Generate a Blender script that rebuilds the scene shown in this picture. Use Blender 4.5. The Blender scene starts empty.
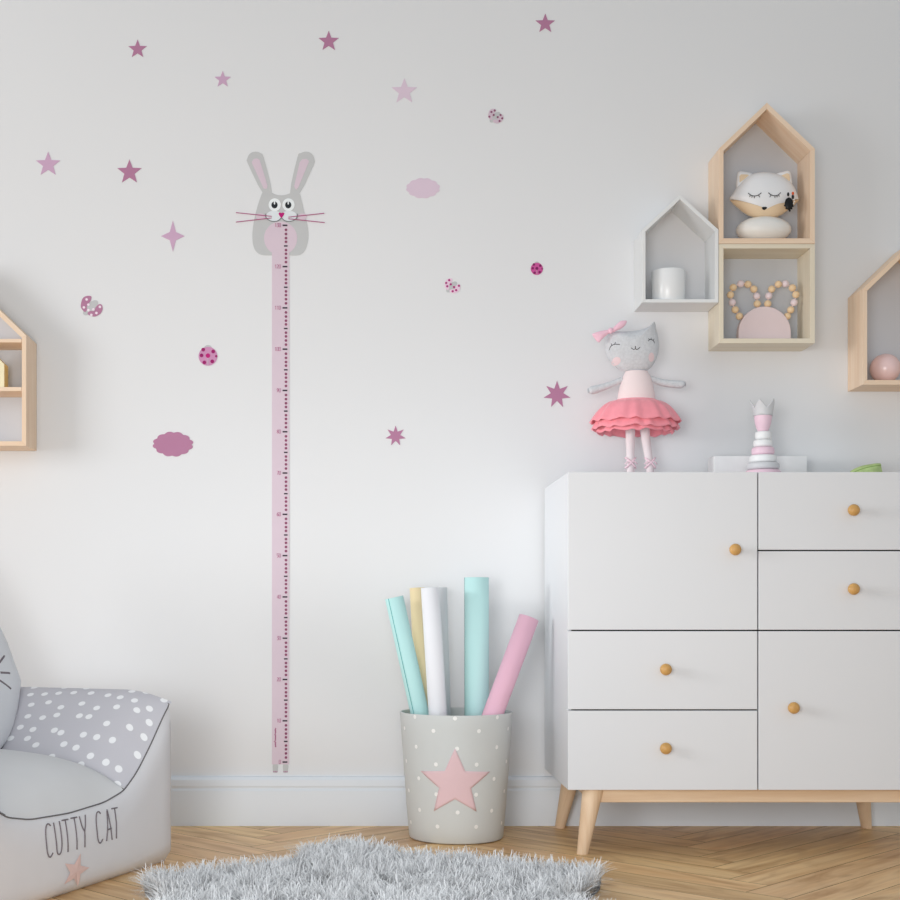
import bpy, math, random
from mathutils import Vector
random.seed(7)
PI = math.pi
D = 3.4            # camera distance to the wall
SC = 400.0         # photo pixels per metre on the wall plane
EYE = 0.5375
coll = bpy.context.scene.collection

# ---------------------------------------------------------------- measuring
def RR(d): return D / (D - d)
def P(px, py, d=0.0):
    k = SC * RR(d)
    return Vector(((px - 370) / k, -d, (610 - py) / k + EYE))
def PX(px, d=0.0): return (px - 370) / (SC * RR(d))
def PZ(py, d=0.0): return (610 - py) / (SC * RR(d)) + EYE
def ML(n, d=0.0): return n / (SC * RR(d))

def lin(c):
    c = c / 255.0
    return c / 12.92 if c <= 0.04045 else ((c + 0.055) / 1.055) ** 2.4
def col(c): return (lin(c[0]), lin(c[1]), lin(c[2]), 1.0)

# ---------------------------------------------------------------- materials
_m = {}
def base_mat(name):
    m = bpy.data.materials.new(name); m.use_nodes = True
    nt = m.node_tree
    return m, nt, nt.nodes['Principled BSDF']
def N(nt, t, **kw):
    n = nt.nodes.new(t)
    for k, v in kw.items():
        if k in n.inputs: n.inputs[k].default_value = v
        else: setattr(n, k, v)
    return n
def ramp(nt, stops):
    r = nt.nodes.new('ShaderNodeValToRGB')
    e = r.color_ramp.elements
    while len(e) < len(stops): e.new(0.5)
    for i, (p, c) in enumerate(stops):
        e[i].position = p; e[i].color = c
    return r
def plain(name, c, rough=0.6, var=0.03, scale=30, bump=0.0, bscale=200, spec=0.3, sheen=0.0):
    """a colour with faint procedural variation"""
    if name in _m: return _m[name]
    m, nt, b = base_mat(name)
    tc = N(nt, 'ShaderNodeTexCoord')
    no = N(nt, 'ShaderNodeTexNoise', Scale=scale)
    nt.links.new(tc.outputs['Object'], no.inputs['Vector'])
    c0 = col(c)
    lo = tuple(x * (1 - var) for x in c0[:3]) + (1,)
    hi = tuple(min(1, x * (1 + var)) for x in c0[:3]) + (1,)
    r = ramp(nt, [(0.3, lo), (0.7, hi)])
    nt.links.new(no.outputs['Fac'], r.inputs['Fac'])
    nt.links.new(r.outputs['Color'], b.inputs['Base Color'])
    b.inputs['Roughness'].default_value = rough
    b.inputs['Specular IOR Level'].default_value = spec
    if sheen: b.inputs['Sheen Weight'].default_value = sheen
    if bump:
        n2 = N(nt, 'ShaderNodeTexNoise', Scale=bscale)
        nt.links.new(tc.outputs['Object'], n2.inputs['Vector'])
        bp = N(nt, 'ShaderNodeBump', Strength=bump, Distance=0.002)
        nt.links.new(n2.outputs['Fac'], bp.inputs['Height'])
        nt.links.new(bp.outputs['Normal'], b.inputs['Normal'])
    _m[name] = m
    return m
def wood(name, c, dark, rough=0.5, su=2.0, sv=38.0, attr=False, knots=False):
    if name in _m: return _m[name]
    m, nt, b = base_mat(name)
    uv = N(nt, 'ShaderNodeUVMap')
    mp = N(nt, 'ShaderNodeMapping'); mp.inputs['Scale'].default_value = (su, sv, 1)
    nt.links.new(uv.outputs['UV'], mp.inputs['Vector'])
    n1 = N(nt, 'ShaderNodeTexNoise', Scale=1.0, Detail=6.0, Roughness=0.6, Distortion=0.5)
    nt.links.new(mp.outputs['Vector'], n1.inputs['Vector'])
    r = ramp(nt, [(0.32, col(dark)), (0.62, col(c))])
    nt.links.new(n1.outputs['Fac'], r.inputs['Fac'])
    out = r.outputs['Color']
    if knots:
        mp2 = N(nt, 'ShaderNodeMapping'); mp2.inputs['Scale'].default_value = (3.2, 11, 1)
        nt.links.new(uv.outputs['UV'], mp2.inputs['Vector'])
        n2 = N(nt, 'ShaderNodeTexNoise', Scale=1.3, Detail=3.0, Distortion=1.2)
        nt.links.new(mp2.outputs['Vector'], n2.inputs['Vector'])
        r2 = ramp(nt, [(0.30, (0.76, 0.68, 0.60, 1)), (0.5, (1, 1, 1, 1)), (0.75, (1.12, 1.1, 1.05, 1))])
        nt.links.new(n2.outputs['Fac'], r2.inputs['Fac'])
        mx = N(nt, 'ShaderNodeMix', data_type='RGBA', blend_type='MULTIPLY')
        mx.inputs[0].default_value = 1.0
        nt.links.new(out, mx.inputs[6]); nt.links.new(r2.outputs['Color'], mx.inputs[7])
        out = mx.outputs[2]
        vo = N(nt, 'ShaderNodeTexVoronoi', Scale=1.0)
        mp3 = N(nt, 'ShaderNodeMapping'); mp3.inputs['Scale'].default_value = (2.1, 7, 1)
        nt.links.new(uv.outputs['UV'], mp3.inputs['Vector']); nt.links.new(mp3.outputs['Vector'], vo.inputs['Vector'])
        r3 = ramp(nt, [(0.02, (0.35, 0.24, 0.17, 1)), (0.09, (1, 1, 1, 1))])
        nt.links.new(vo.outputs['Distance'], r3.inputs['Fac'])
        mx3 = N(nt, 'ShaderNodeMix', data_type='RGBA', blend_type='MULTIPLY'); mx3.inputs[0].default_value = 0.8
        nt.links.new(out, mx3.inputs[6]); nt.links.new(r3.outputs['Color'], mx3.inputs[7])
        out = mx3.outputs[2]
    if attr:
        at = N(nt, 'ShaderNodeAttribute', attribute_name='tone')
        mx4 = N(nt, 'ShaderNodeMix', data_type='RGBA', blend_type='MULTIPLY'); mx4.inputs[0].default_value = 1.0
        nt.links.new(out, mx4.inputs[6]); nt.links.new(at.outputs['Color'], mx4.inputs[7])
        out = mx4.outputs[2]
    nt.links.new(out, b.inputs['Base Color'])
    b.inputs['Roughness'].default_value = rough
    b.inputs['Specular IOR Level'].default_value = 0.3
    bp = N(nt, 'ShaderNodeBump', Strength=0.15, Distance=0.001)
    nt.links.new(n1.outputs['Fac'], bp.inputs['Height']); nt.links.new(bp.outputs['Normal'], b.inputs['Normal'])
    _m[name] = m
    return m
def dotted(name, c, dot, scale=19.0, rad=0.19):
    m, nt, b = base_mat(name)
    uv = N(nt, 'ShaderNodeUVMap')
    vo = N(nt, 'ShaderNodeTexVoronoi', voronoi_dimensions='2D', Scale=scale, Randomness=0.62)
    nt.links.new(uv.outputs['UV'], vo.inputs['Vector'])
    r = ramp(nt, [(rad, col(dot)), (rad + 0.035, col(c))])
    nt.links.new(vo.outputs['Distance'], r.inputs['Fac'])
    nt.links.new(r.outputs['Color'], b.inputs['Base Color'])
    b.inputs['Roughness'].default_value = 0.9
    b.inputs['Specular IOR Level'].default_value = 0.1
    return m

# ---------------------------------------------------------------- mesh building
class MB:
    def __init__(s): s.v = []; s.f = []; s.mi = []; s.uv = {}
    def add(s, vs, fs, mi=0):
        o = len(s.v); s.v += [Vector(v) for v in vs]
        for f in fs: s.f.append(tuple(i + o for i in f)); s.mi.append(mi)
    def box(s, x0, x1, y0, y1, z0, z1, mi=0):
        vs = [(x, y, z) for z in (z0, z1) for y in (y0, y1) for x in (x0, x1)]
        s.add(vs, [(0, 2, 3, 1), (4, 5, 7, 6), (0, 1, 5, 4), (2, 6, 7, 3), (0, 4, 6, 2), (1, 3, 7, 5)], mi)
    def prism(s, pts, y0, y1, mi=0):
        """outline of (x,z) points extruded from y0 (front) to y1"""
        n = len(pts)
        vs = [(p[0], y0, p[1]) for p in pts] + [(p[0], y1, p[1]) for p in pts]
        fs = [tuple(range(n)), tuple(reversed(range(n, 2 * n)))]
        fs += [(i, i + n, (i + 1) % n + n, (i + 1) % n) for i in range(n)]
        s.add(vs, fs, mi)
    def tube(s, pts, rad, seg=8, mi=0, caps=True, closed=False):
        pts = [Vector(p) for p in pts]; n = len(pts)
        rads = rad if isinstance(rad, (list, tuple)) else [rad] * n
        vs = []; prev = None
        for i, p in enumerate(pts):
            if closed: t = pts[(i + 1) % n] - pts[i - 1]
            else: t = pts[min(i + 1, n - 1)] - pts[max(i - 1, 0)]
            t.normalize()
            if prev is None:
                a = Vector((0, 1, 0)) if abs(t.y) < 0.8 else Vector((0, 0, 1))
            else: a = prev
            u = (a - t * a.dot(t)).normalized(); w = t.cross(u); prev = u
            for k in range(seg):
                th = 2 * PI * k / seg
                vs.append(p + (u * math.cos(th) + w * math.sin(th)) * rads[i])
        fs = []
        m = n if closed else n - 1
        for i in range(m):
            for k in range(seg):
                a = i * seg; b2 = ((i + 1) % n) * seg; k2 = (k + 1) % seg
                fs.append((a + k, b2 + k, b2 + k2, a + k2))
        if caps and not closed:
            fs.append(tuple(range(seg))); fs.append(tuple(reversed(range((n - 1) * seg, n * seg))))
        s.add(vs, fs, mi)
    def lathe(s, prof, cx, cy, seg=40, sx=1, sy=1, mi=0):
        """profile of (radius, z)"""
        vs = []; fs = []
        for r, z in prof:
            for k in range(seg):
                th = 2 * PI * k / seg
                vs.append((cx + r * math.cos(th) * sx, cy + r * math.sin(th) * sy, z))
        for i in range(len(prof) - 1):
            for k in range(seg):
                k2 = (k + 1) % seg
                fs.append((i * seg + k, i * seg + k2, (i + 1) * seg + k2, (i + 1) * seg + k))
        if prof[0][0] > 1e-6: fs.append(tuple(reversed(range(seg))))
        if prof[-1][0] > 1e-6: fs.append(tuple(range((len(prof) - 1) * seg, len(prof) * seg)))
        s.add(vs, fs, mi)
    def ball(s, c, rx, ry=None, rz=None, seg=24, rings=14, mi=0):
        ry = ry or rx; rz = rz or rx
        vs = []; fs = []
        for i in range(rings + 1):
            ph = PI * i / rings
            for k in range(seg):
                th = 2 * PI * k / seg
                vs.append((c[0] + rx * math.sin(ph) * math.cos(th), c[1] + ry * math.sin(ph) * math.sin(th), c[2] - rz * math.cos(ph)))
        for i in range(rings):
            for k in range(seg):
                k2 = (k + 1) % seg
                fs.append((i * seg + k, i * seg + k2, (i + 1) * seg + k2, (i + 1) * seg + k))
        s.add(vs, fs, mi)
    def grid(s, fn, nu, nv, mi=0, uvfn=None):
        o = len(s.f); ov = len(s.v)
        vs = [fn(i / nu, j / nv) for i in range(nu + 1) for j in range(nv + 1)]
        fs = [(i * (nv + 1) + j, (i + 1) * (nv + 1) + j, (i + 1) * (nv + 1) + j + 1, i * (nv + 1) + j + 1) for i in range(nu) for j in range(nv)]
        s.add(vs, fs, mi)
        if uvfn:
            for i in range(nu + 1):
                for j in range(nv + 1): s.uv[ov + i * (nv + 1) + j] = uvfn(i / nu, j / nv)
    def build(s, name, mats, parent=None, smooth=False, bevel=0, grain=None, angle=None, sub=0, solid=0, recalc=True):
        root = parent
        while root is not None and root.parent is not None: root = root.parent
        if root is not None: off = Vector(root.location)
        else:
            xs = [v.x for v in s.v]; ys = [v.y for v in s.v]; zs = [v.z for v in s.v]
            off = Vector(((min(xs) + max(xs)) / 2, (min(ys) + max(ys)) / 2, min(zs)))
        me = bpy.data.meshes.new(name)
        me.from_pydata([v - off for v in s.v], [], s.f)
        if not isinstance(mats, (list, tuple)): mats = [mats]
        for m in mats: me.materials.append(m)
        for p, i in zip(me.polygons, s.mi): p.material_index = i
        if smooth:
            for p in me.polygons: p.use_smooth = True
        if recalc:
            import bmesh
            bm = bmesh.new(); bm.from_mesh(me)
            bmesh.ops.remove_doubles(bm, verts=bm.verts, dist=1e-6) if not s.uv else None
            bmesh.ops.recalc_face_normals(bm, faces=bm.faces); bm.to_mesh(me); bm.free()
        if grain is not None or s.uv:
            ul = me.uv_layers.new(name='UVMap')
            if s.uv:
                for lp in me.loops: ul.data[lp.index].uv = s.uv.get(lp.vertex_index, (0, 0))
            else:
                g = Vector(grain).normalized()
                a = Vector((0, 1, 0)) if abs(g.y) < 0.9 else Vector((1, 0, 0))
                w = g.cross(a).normalized(); a = g.cross(w)
                ph = random.random() * 10
                for lp in me.loops:
                    q = me.vertices[lp.vertex_index].co
                    ul.data[lp.index].uv = (q.dot(g) + ph, q.dot(w) + 0.83 * q.dot(a) + ph)
        o = bpy.data.objects.new(name, me); coll.objects.link(o)
        if parent is not None: o.parent = parent
        else: o.location = off
        if smooth and angle:
            try: me.set_sharp_from_angle(angle=math.radians(angle))
            except Exception: pass
        if solid:
            md = o.modifiers.new('thickness', 'SOLIDIFY'); md.thickness = solid; md.offset = 0
        if sub:
            md = o.modifiers.new('subdivision', 'SUBSURF'); md.levels = sub; md.render_levels = sub
        if bevel:
            md = o.modifiers.new('bevel', 'BEVEL'); md.width = bevel; md.segments = 2; md.limit_method = 'ANGLE'
        return o

def thing(name, label, cat, loc, group=None):
    o = bpy.data.objects.new(name, None); coll.objects.link(o); o.location = loc
    o.empty_display_size = 0.05
    o['label'] = label; o['category'] = cat
    if group: o['group'] = group
    return o
def tag(o, label, cat, group=None, kind=None):
    o['label'] = label; o['category'] = cat
    if group: o['group'] = group
    if kind: o['kind'] = kind
    return o
def structure(o): o['kind'] = 'structure'; return o
def smooth_closed(pts, k=6):
    n = len(pts); out = []
    for i in range(n):
        p0, p1, p2, p3 = [Vector(pts[(i + j) % n]) for j in (-1, 0, 1, 2)]
        for j in range(k):
            t = j / k
            out.append(0.5 * ((2 * p1) + (p2 - p0) * t + (2 * p0 - 5 * p1 + 4 * p2 - p3) * t * t + (3 * p1 - p0 - 3 * p2 + p3) * t ** 3))
    return [tuple(q) for q in out]
def smooth_open(pts, k=6):
    pts = [Vector(p) for p in pts]; n = len(pts); out = []
    for i in range(n - 1):
        p0 = pts[max(i - 1, 0)]; p1 = pts[i]; p2 = pts[i + 1]; p3 = pts[min(i + 2, n - 1)]
        for j in range(k):
            t = j / k
            out.append(0.5 * ((2 * p1) + (p2 - p0) * t + (2 * p0 - 5 * p1 + 4 * p2 - p3) * t * t + (3 * p1 - p0 - 3 * p2 + p3) * t ** 3))
    out.append(pts[-1]); return out

class Pillow:
    """a stuffed shape: outline in (x,z) about a centre, swelling in y"""
    def __init__(s, outline, T, y, c=None, power=2.0):
        s.o = [Vector(p) for p in outline]; s.T = T; s.y = y; s.pw = power
        s.c = Vector(c) if c else sum(s.o, Vector((0, 0))) / len(s.o)
    def k(s, x, z):
        q = Vector((x, z)) - s.c
        if q.length < 1e-7: return 0
        best = 1.0; n = len(s.o)
        for i in range(n):
            a = s.o[i] - s.c; b = s.o[(i + 1) % n] - s.c
            den = q.x * (b.y - a.y) - q.y * (b.x - a.x)
            if abs(den) < 1e-12: continue
            t = (a.x * (b.y - a.y) - a.y * (b.x - a.x)) / den
            u = (a.x * q.y - a.y * q.x) / den
            if t > 0 and -1e-6 <= u <= 1 + 1e-6: best = 1 / t; break
        return min(best, 1.0)
    def h(s, k): return s.T * max(0.0, 1 - k ** s.pw) ** 0.5
    def depth(s, x, z): return s.y - s.h(s.k(x, z))
    def mesh(s, mb, rings=10, mi=0):
        n = len(s.o); ks = [math.sin(PI / 2 * i / rings) for i in range(1, rings + 1)]
        for sg in (-1, 1):
            vs = [(s.c.x, s.y + sg * s.h(0), s.c.y)]; fs = []
            for kk in ks:
                for p in s.o:
                    q = s.c + (p - s.c) * kk
                    vs.append((q.x, s.y + sg * s.h(kk), q.y))
            for i in range(n):
                j = (i + 1) % n
                fs.append((0, 1 + i, 1 + j))
                for r in range(rings - 1):
                    a = 1 + r * n; b = a + n
                    fs.append((a + i, b + i, b + j, a + j))
            mb.add(vs, fs, mi)
    def patch(s, mb, outline, eps=0.0006, rings=5, mi=0, c=None, edge=False):
        """a flat mark laid on the front of the pillow"""
        o = [Vector(p) for p in outline]; cc = Vector(c) if c else sum(o, Vector((0, 0))) / len(o); n = len(o)
        vs = [(cc.x, s.depth(*cc) - eps, cc.y)]; fs = []
        for r in range(1, rings + 1):
            for p in o:
                q = cc + (p - cc) * ((1 - (1 - r / rings) ** 2) if edge else r / rings)
                vs.append((q.x, s.depth(q.x, q.y) - eps, q.y))
        for i in range(n):
            j = (i + 1) % n
            fs.append((0, 1 + i, 1 + j))
            for r in range(rings - 1):
                a = 1 + r * n; b = a + n
                fs.append((a + i, b + i, b + j, a + j))
        mb.add(vs, fs, mi)
    def stroke(s, mb, pts, rad, mi=0, eps=0.0):
        q = [Vector((p[0], p[1])) for p in pts]
        mb.tube([(p.x, s.depth(p.x, p.y) - eps, p.y) for p in q], rad, seg=6, mi=mi)

def ellipse(cx, cz, rx, rz, n=32, rot=0):
    out = []
    for i in range(n):
        t = 2 * PI * i / n; x = rx * math.cos(t); z = rz * math.sin(t)
        out.append((cx + x * math.cos(rot) - z * math.sin(rot), cz + x * math.sin(rot) + z * math.cos(rot)))
    return out
def star_pts(cx, cz, R, n=5, inner=0.42, rot=PI / 2, sx=1, sz=1):
    out = []
    for i in range(2 * n):
        r = R if i % 2 == 0 else R * inner
        t = rot + PI * i / n
        out.append((cx + r * math.cos(t) * sx, cz + r * math.sin(t) * sz))
    return out
def pxs(pts, ox, oy, k, d=0.0):
    """crop-measured points -> (x,z) metres at depth d"""
    return [(PX(ox + x / k, d), PZ(oy + y / k, d)) for x, y in pts]
def flat(mb, outline, y, th=0.0006, mi=0): mb.prism(outline, y, y + th, mi)
def fan(mb, outline, y, c=None, th=0.0006, mi=0):
    """thin star-convex sticker"""
    o = [Vector(p) for p in outline]; cc = Vector(c) if c else sum(o, Vector((0, 0))) / len(o); n = len(o)
    vs = [(cc.x, y, cc.y)] + [(p.x, y, p.y) for p in o] + [(p.x, y + th, p.y) for p in o]
    fs = [(0, 1 + i, 1 + (i + 1) % n) for i in range(n)] + [(1 + i, 1 + n + i, 1 + n + (i + 1) % n, 1 + (i + 1) % n) for i in range(n)]
    mb.add(vs, fs, mi)

# ================================================================ SETTING
def wall_material():
    m, nt, b = base_mat('wall_paint')
    tc = N(nt, 'ShaderNodeTexCoord')
    no = N(nt, 'ShaderNodeTexNoise', Scale=180.0, Detail=3.0)
    nt.links.new(tc.outputs['Object'], no.inputs['Vector'])
    bp = N(nt, 'ShaderNodeBump', Strength=0.04, Distance=0.001)
    nt.links.new(no.outputs['Fac'], bp.inputs['Height']); nt.links.new(bp.outputs['Normal'], b.inputs['Normal'])
    n2 = N(nt, 'ShaderNodeTexNoise', Scale=1.2)
    nt.links.new(tc.outputs['Object'], n2.inputs['Vector'])
    r = ramp(nt, [(0.3, col((229, 230, 232))), (0.7, col((231, 232, 234)))])
    nt.links.new(n2.outputs['Fac'], r.inputs['Fac']); nt.links.new(r.outputs['Color'], b.inputs['Base Color'])
    b.inputs['Roughness'].default_value = 0.9; b.inputs['Specular IOR Level'].default_value = 0.1
    return m
mb = MB(); mb.box(-3.2, 3.2, 0.0, 0.12, 0, 2.7)
structure(mb.build('wall_back', wall_material()))

bb_m = plain('baseboard_paint', (230, 236, 243), rough=0.45, var=0.01, scale=3)
mb = MB()
prof = [(0, 0), (0.0155, 0), (0.0155, PZ(790.5, .015)), (0.0125, PZ(789.2, .013)), (0.0125, PZ(787.6, .013)), (0.015, PZ(786.2, .013)),
        (0.0145, PZ(780, .013)), (0.010, PZ(777.2, .01)), (0.004, PZ(776.2, .004)), (0, PZ(776.0, 0))]
vs = [(x, -a, z) for x in (-3.2, 3.2) for a, z in prof]; n = len(prof)
mb.add(vs, [(i, i + n, (i + 1) % n + n, (i + 1) % n) for i in range(n)] + [tuple(range(n)), tuple(reversed(range(n, 2 * n)))])
structure(mb.build('baseboard_back', bb_m))

# floor: herringbone oak, one mesh
def make_floor():
    W, L, g = 0.0875, 0.70, 0.0008
    oak = wood('oak_herringbone', (242, 206, 158), (216, 172, 122), rough=0.42, su=2.2, sv=42, attr=True, knots=True)
    gap = plain('floor_gap', (95, 70, 48), rough=0.9)
    vs = []; fs = []; uvs = []; tones = []; mi = []
    c45 = math.sqrt(0.5)
    x_off, y_off = 0.778, -0.499
    def plank(a0, a1, b0, b1, alongA):
        cs = [(a0 + g, b0 + g), (a1 - g, b0 + g), (a1 - g, b1 - g), (a0 + g, b1 - g)]
        w = [((a - b) * c45 + x_off, (a + b) * c45 + y_off) for a, b in cs]
        if max(p[0] for p in w) < -2.9 or min(p[0] for p in w) > 2.9 or max(p[1] for p in w) < -4.6 or min(p[1] for p in w) > -0.0: return
        o = len(vs); ph = random.random() * 60; ph2 = random.random() * 60
        vs.extend((p[0], p[1], 0.0) for p in w); fs.append((o, o + 1, o + 2, o + 3)); mi.append(0)
        uvs.append([((a - a0 + ph, b - b0 + ph2) if alongA else (b - b0 + ph, a - a0 + ph2)) for a, b in cs])
        t = random.uniform(0.88, 1.06); tones.append((t, t * random.uniform(0.965, 1.005), t * random.uniform(0.92, 1.0), 1))
    for m in range(-9, 10):
        for k in range(-70, 71):
            a = k * W + m * L; b = k * W - m * L
            plank(a, a + L, b, b + W, True)
            plank(a + L, a + L + W, b + W - L, b + W, False)
    o = len(vs)
    vs.extend([(-3.2, -4.8, -0.0015), (3.2, -4.8, -0.0015), (3.2, 0.0, -0.0015), (-3.2, 0.0, -0.0015)])
    fs.append((o, o + 1, o + 2, o + 3)); mi.append(1); uvs.append([(0, 0)] * 4); tones.append((1, 1, 1, 1))
    me = bpy.data.meshes.new('floor'); me.from_pydata(vs, [], fs)
    me.materials.append(oak); me.materials.append(gap)
    me.color_attributes.new('tone', 'FLOAT_COLOR', 'CORNER'); me.uv_layers.new(name='UVMap')
    ul = me.uv_layers['UVMap']
    for i_, p in enumerate(me.polygons):
        p.material_index = mi[i_]
    ul.data.foreach_set('uv', [c for f_ in uvs for q in f_ for c in q])
    me.color_attributes['tone'].data.foreach_set('color', [c for t_ in tones for q in range(4) for c in t_])
    ob = bpy.data.objects.new('floor', me); coll.objects.link(ob); structure(ob)
make_floor()

# ================================================================ DRESSER
FD = D * (1 - 1 / 1.14)                 # depth of dresser front
BK = 0.018                              # back of the dresser, clear of the baseboard
wh = plain('white_lacquer', (226, 228, 232), rough=0.38, var=0.006, scale=4, spec=0.4)
gap_shade_m = plain('gap_shadow', (38, 38, 40), rough=0.9)
ash = wood('ash_legs', (238, 212, 182), (222, 190, 156), rough=0.5, su=3, sv=60)
brass = plain('golden_wood_knob', (204, 158, 94), rough=0.4, var=0.08, scale=120, spec=0.4)
X0, X1 = PX(568, FD), PX(944, FD); ZT, ZB = PZ(472, FD), PZ(790, FD)
XM = PX(758, FD)
dr = thing('dresser', 'wide white dresser with round wooden knobs on splayed wooden legs', 'dresser', ((X0 + X1) / 2, -(FD + BK) / 2, 0))
th = 0.018; FT = 0.018                 # board and front thickness
yf = -(FD - FT - 0.001)
mb = MB()
mb.box(X0, X0 + th, yf, -BK, ZB, ZT); mb.box(X1 - th, X1, yf, -BK, ZB, ZT)
mb.box(X0 + th, X1 - th, yf, -BK, ZT - th, ZT); mb.box(X0 + th, X1 - th, yf, -BK, ZB, ZB + th)
mb.box(X0 + th, X1 - th, -BK - 0.008, -BK, ZB + th, ZT - th)
mb.box(XM - th / 2, XM + th / 2, yf + 0.004, -BK - 0.008, ZB + th, ZT - th)
mb.build('carcass', wh, dr, bevel=0.0012)
mb = MB(); mb.box(X0 + 0.010, X1 - 0.010, yf - 0.0008, yf + 0.003, ZB + 0.008, ZT - 0.008); mb.build('gap_shade_sheet', gap_shade_m, dr)  # dark sheet behind the fronts: shade in the gaps, put in as colour
g = 0.003
def knob(px, py, parent, lab=None):
    r = ML(5.9, FD)
    c = Vector((PX(px, FD + .02), -FD, PZ(py, FD + .02)))
    m = MB(); pr = [(0.0045, 0), (0.0045, 0.008), (0.009, 0.011), (r * 0.96, 0.016), (r, 0.020), (r * 0.9, 0.0245), (r * 0.55, 0.0275), (0.0, 0.0285)]
    seg = 28; vs = []; fs = []
    for rr, h in pr:
        for k in range(seg):
            t = 2 * PI * k / seg; vs.append((c.x + rr * math.cos(t), c.y - h, c.z + rr * math.sin(t)))
    for i in range(len(pr) - 1):
        for k in range(seg):
            k2 = (k + 1) % seg; fs.append((i * seg + k, i * seg + k2, (i + 1) * seg + k2, (i + 1) * seg + k))
    m.add(vs, fs); m.build('knob', brass, parent, smooth=True)
def front(name, px0, py0, px1, py1, kx, ky, lx=0.0):
    m = MB()
    gx0 = 0 if px0 < 570 else g / 2; gx1 = 0 if px1 > 940 else g / 2
    gz0 = 0 if py0 < 473 else g / 2; gz1 = 0 if py1 > 789 else g / 2
    m.box(PX(px0, FD) + gx0, PX(px1, FD) - gx1, -FD, yf - 0.001, PZ(py1, FD) + gz1, PZ(py0, FD) - gz0)
    o = m.build(name, wh, dr, bevel=0.0009); knob(kx, ky, o)
front('door', 568, 472, 758, 630.5, 735.5, 549.5)
front('drawer', 568, 630.5, 758, 710, 666, 669.5)
front('drawer', 568, 710, 758, 790, 666, 748.5)
front('drawer', 758, 472, 944, 550.5, 854, 510)
front('drawer', 758, 550.5, 944, 630.5, 854, 589)
front('door', 758, 630.5, 944, 790, 794, 708)
# apron rails and legs
def rail(x0, x1, y0, y1):
    m = MB(); m.box(x0, x1, y0, y1, PZ(802.5, FD - .03), ZB)
    m.build('apron_rail', ash, dr, bevel=0.002, grain=(1, 0, 0) if x1 - x0 > 0.3 else (0, 1, 0))
AX0, AX1 = PX(592, FD - .03), PX(920, FD - .03)
yA = -(FD - 0.03); yB = -(0.07)
rail(AX0, AX1, yA, yA + 0.022); rail(AX0, AX1, yB - 0.022, yB)
rail(AX0, AX0 + 0.022, yA + 0.022, yB - 0.022); rail(AX1 - 0.022, AX1, yA + 0.022, yB - 0.022)
def leg(xt, yt, xb, yb):
    m = MB(); pts = []; rad = []
    for i in range(9):
        t = i / 8; z = ZB * (1 - t)
        pts.append((xt + (xb - xt) * t, yt + (yb - yt) * t, z)); rad.append(0.0235 * (1 - t) + 0.0125 * t)
    # horizontal slices so that the leg ends are level
    vs = []; fs = []; seg = 24
    for p, r in zip(pts, rad):
        for k in range(seg):
            a = 2 * PI * k / seg; vs.append((p[0] + r * math.cos(a), p[1] + r * math.sin(a), p[2]))
    for i in range(8):
        for k in range(seg):
            k2 = (k + 1) % seg; fs.append((i * seg + k, (i + 1) * seg + k, (i + 1) * seg + k2, i * seg + k2))
    fs.append(tuple(range(seg))); fs.append(tuple(reversed(range(8 * seg, 9 * seg))))
    m.add(vs, fs); m.build('leg', ash, dr, smooth=True, angle=50, grain=(0, 0, 1))
lxt = PX(593.5, FD - .03); lxb = PX(583.5, FD)
rxt = X0 + X1 - lxt; rxb = X0 + X1 - lxb
yft = -(FD - 0.035); yfb = -(FD - 0.016); ybt = -0.075; ybb = -0.045
for (a, b) in ((lxt, lxb), (rxt, rxb)):
    leg(a, yft, b, yfb); leg(a, ybt, b, ybb)

# ================================================================ WALL HOUSES
BD = 0.105
tan = wood('tan_pine', (243, 219, 194), (234, 204, 175), rough=0.55, su=3, sv=55)
cream = wood('cream_pine', (234, 224, 204), (228, 216, 193), rough=0.55, su=3, sv=50)
whw = plain('white_painted_wood', (234, 235, 235), rough=0.5, var=0.008, scale=8)
backp = plain('grey_back_panel', (207, 211, 218), rough=0.8, var=0.01, scale=6)
backw = plain('white_back_panel', (222, 222, 224), rough=0.8, var=0.01, scale=6)
def house(label, outer, inner, names, mat, back, grainy=True, cat='shelf', group='house-shaped wall shelves', d=BD, extra=None):
    """outer and inner: matching outlines in (x,z)"""
    x = sum(p[0] for p in outer) / len(outer); zmin = min(p[1] for p in outer)
    r = thing('wall_shelf', label, cat, (x, -d / 2, zmin), group)
    n = len(outer)
    for i in range(n):
        j = (i + 1) % n
        m = MB(); m.prism([outer[i], outer[j], inner[j], inner[i]], -d, -0.0006)
        gdir = (outer[j][0] - outer[i][0], 0, outer[j][1] - outer[i][1])
        m.build(names[i], mat, r, bevel=0.0007, grain=gdir if grainy else None)
    m = MB(); m.prism(inner, -0.006, -0.001)
    m.build('back_panel', back, r)
    return r
def H(pts, d=BD): return [(PX(a, d), PZ(b, d)) for a, b in pts]
hn = ['side_board', 'roof_board', 'roof_board', 'side_board', 'base_board']
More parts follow.
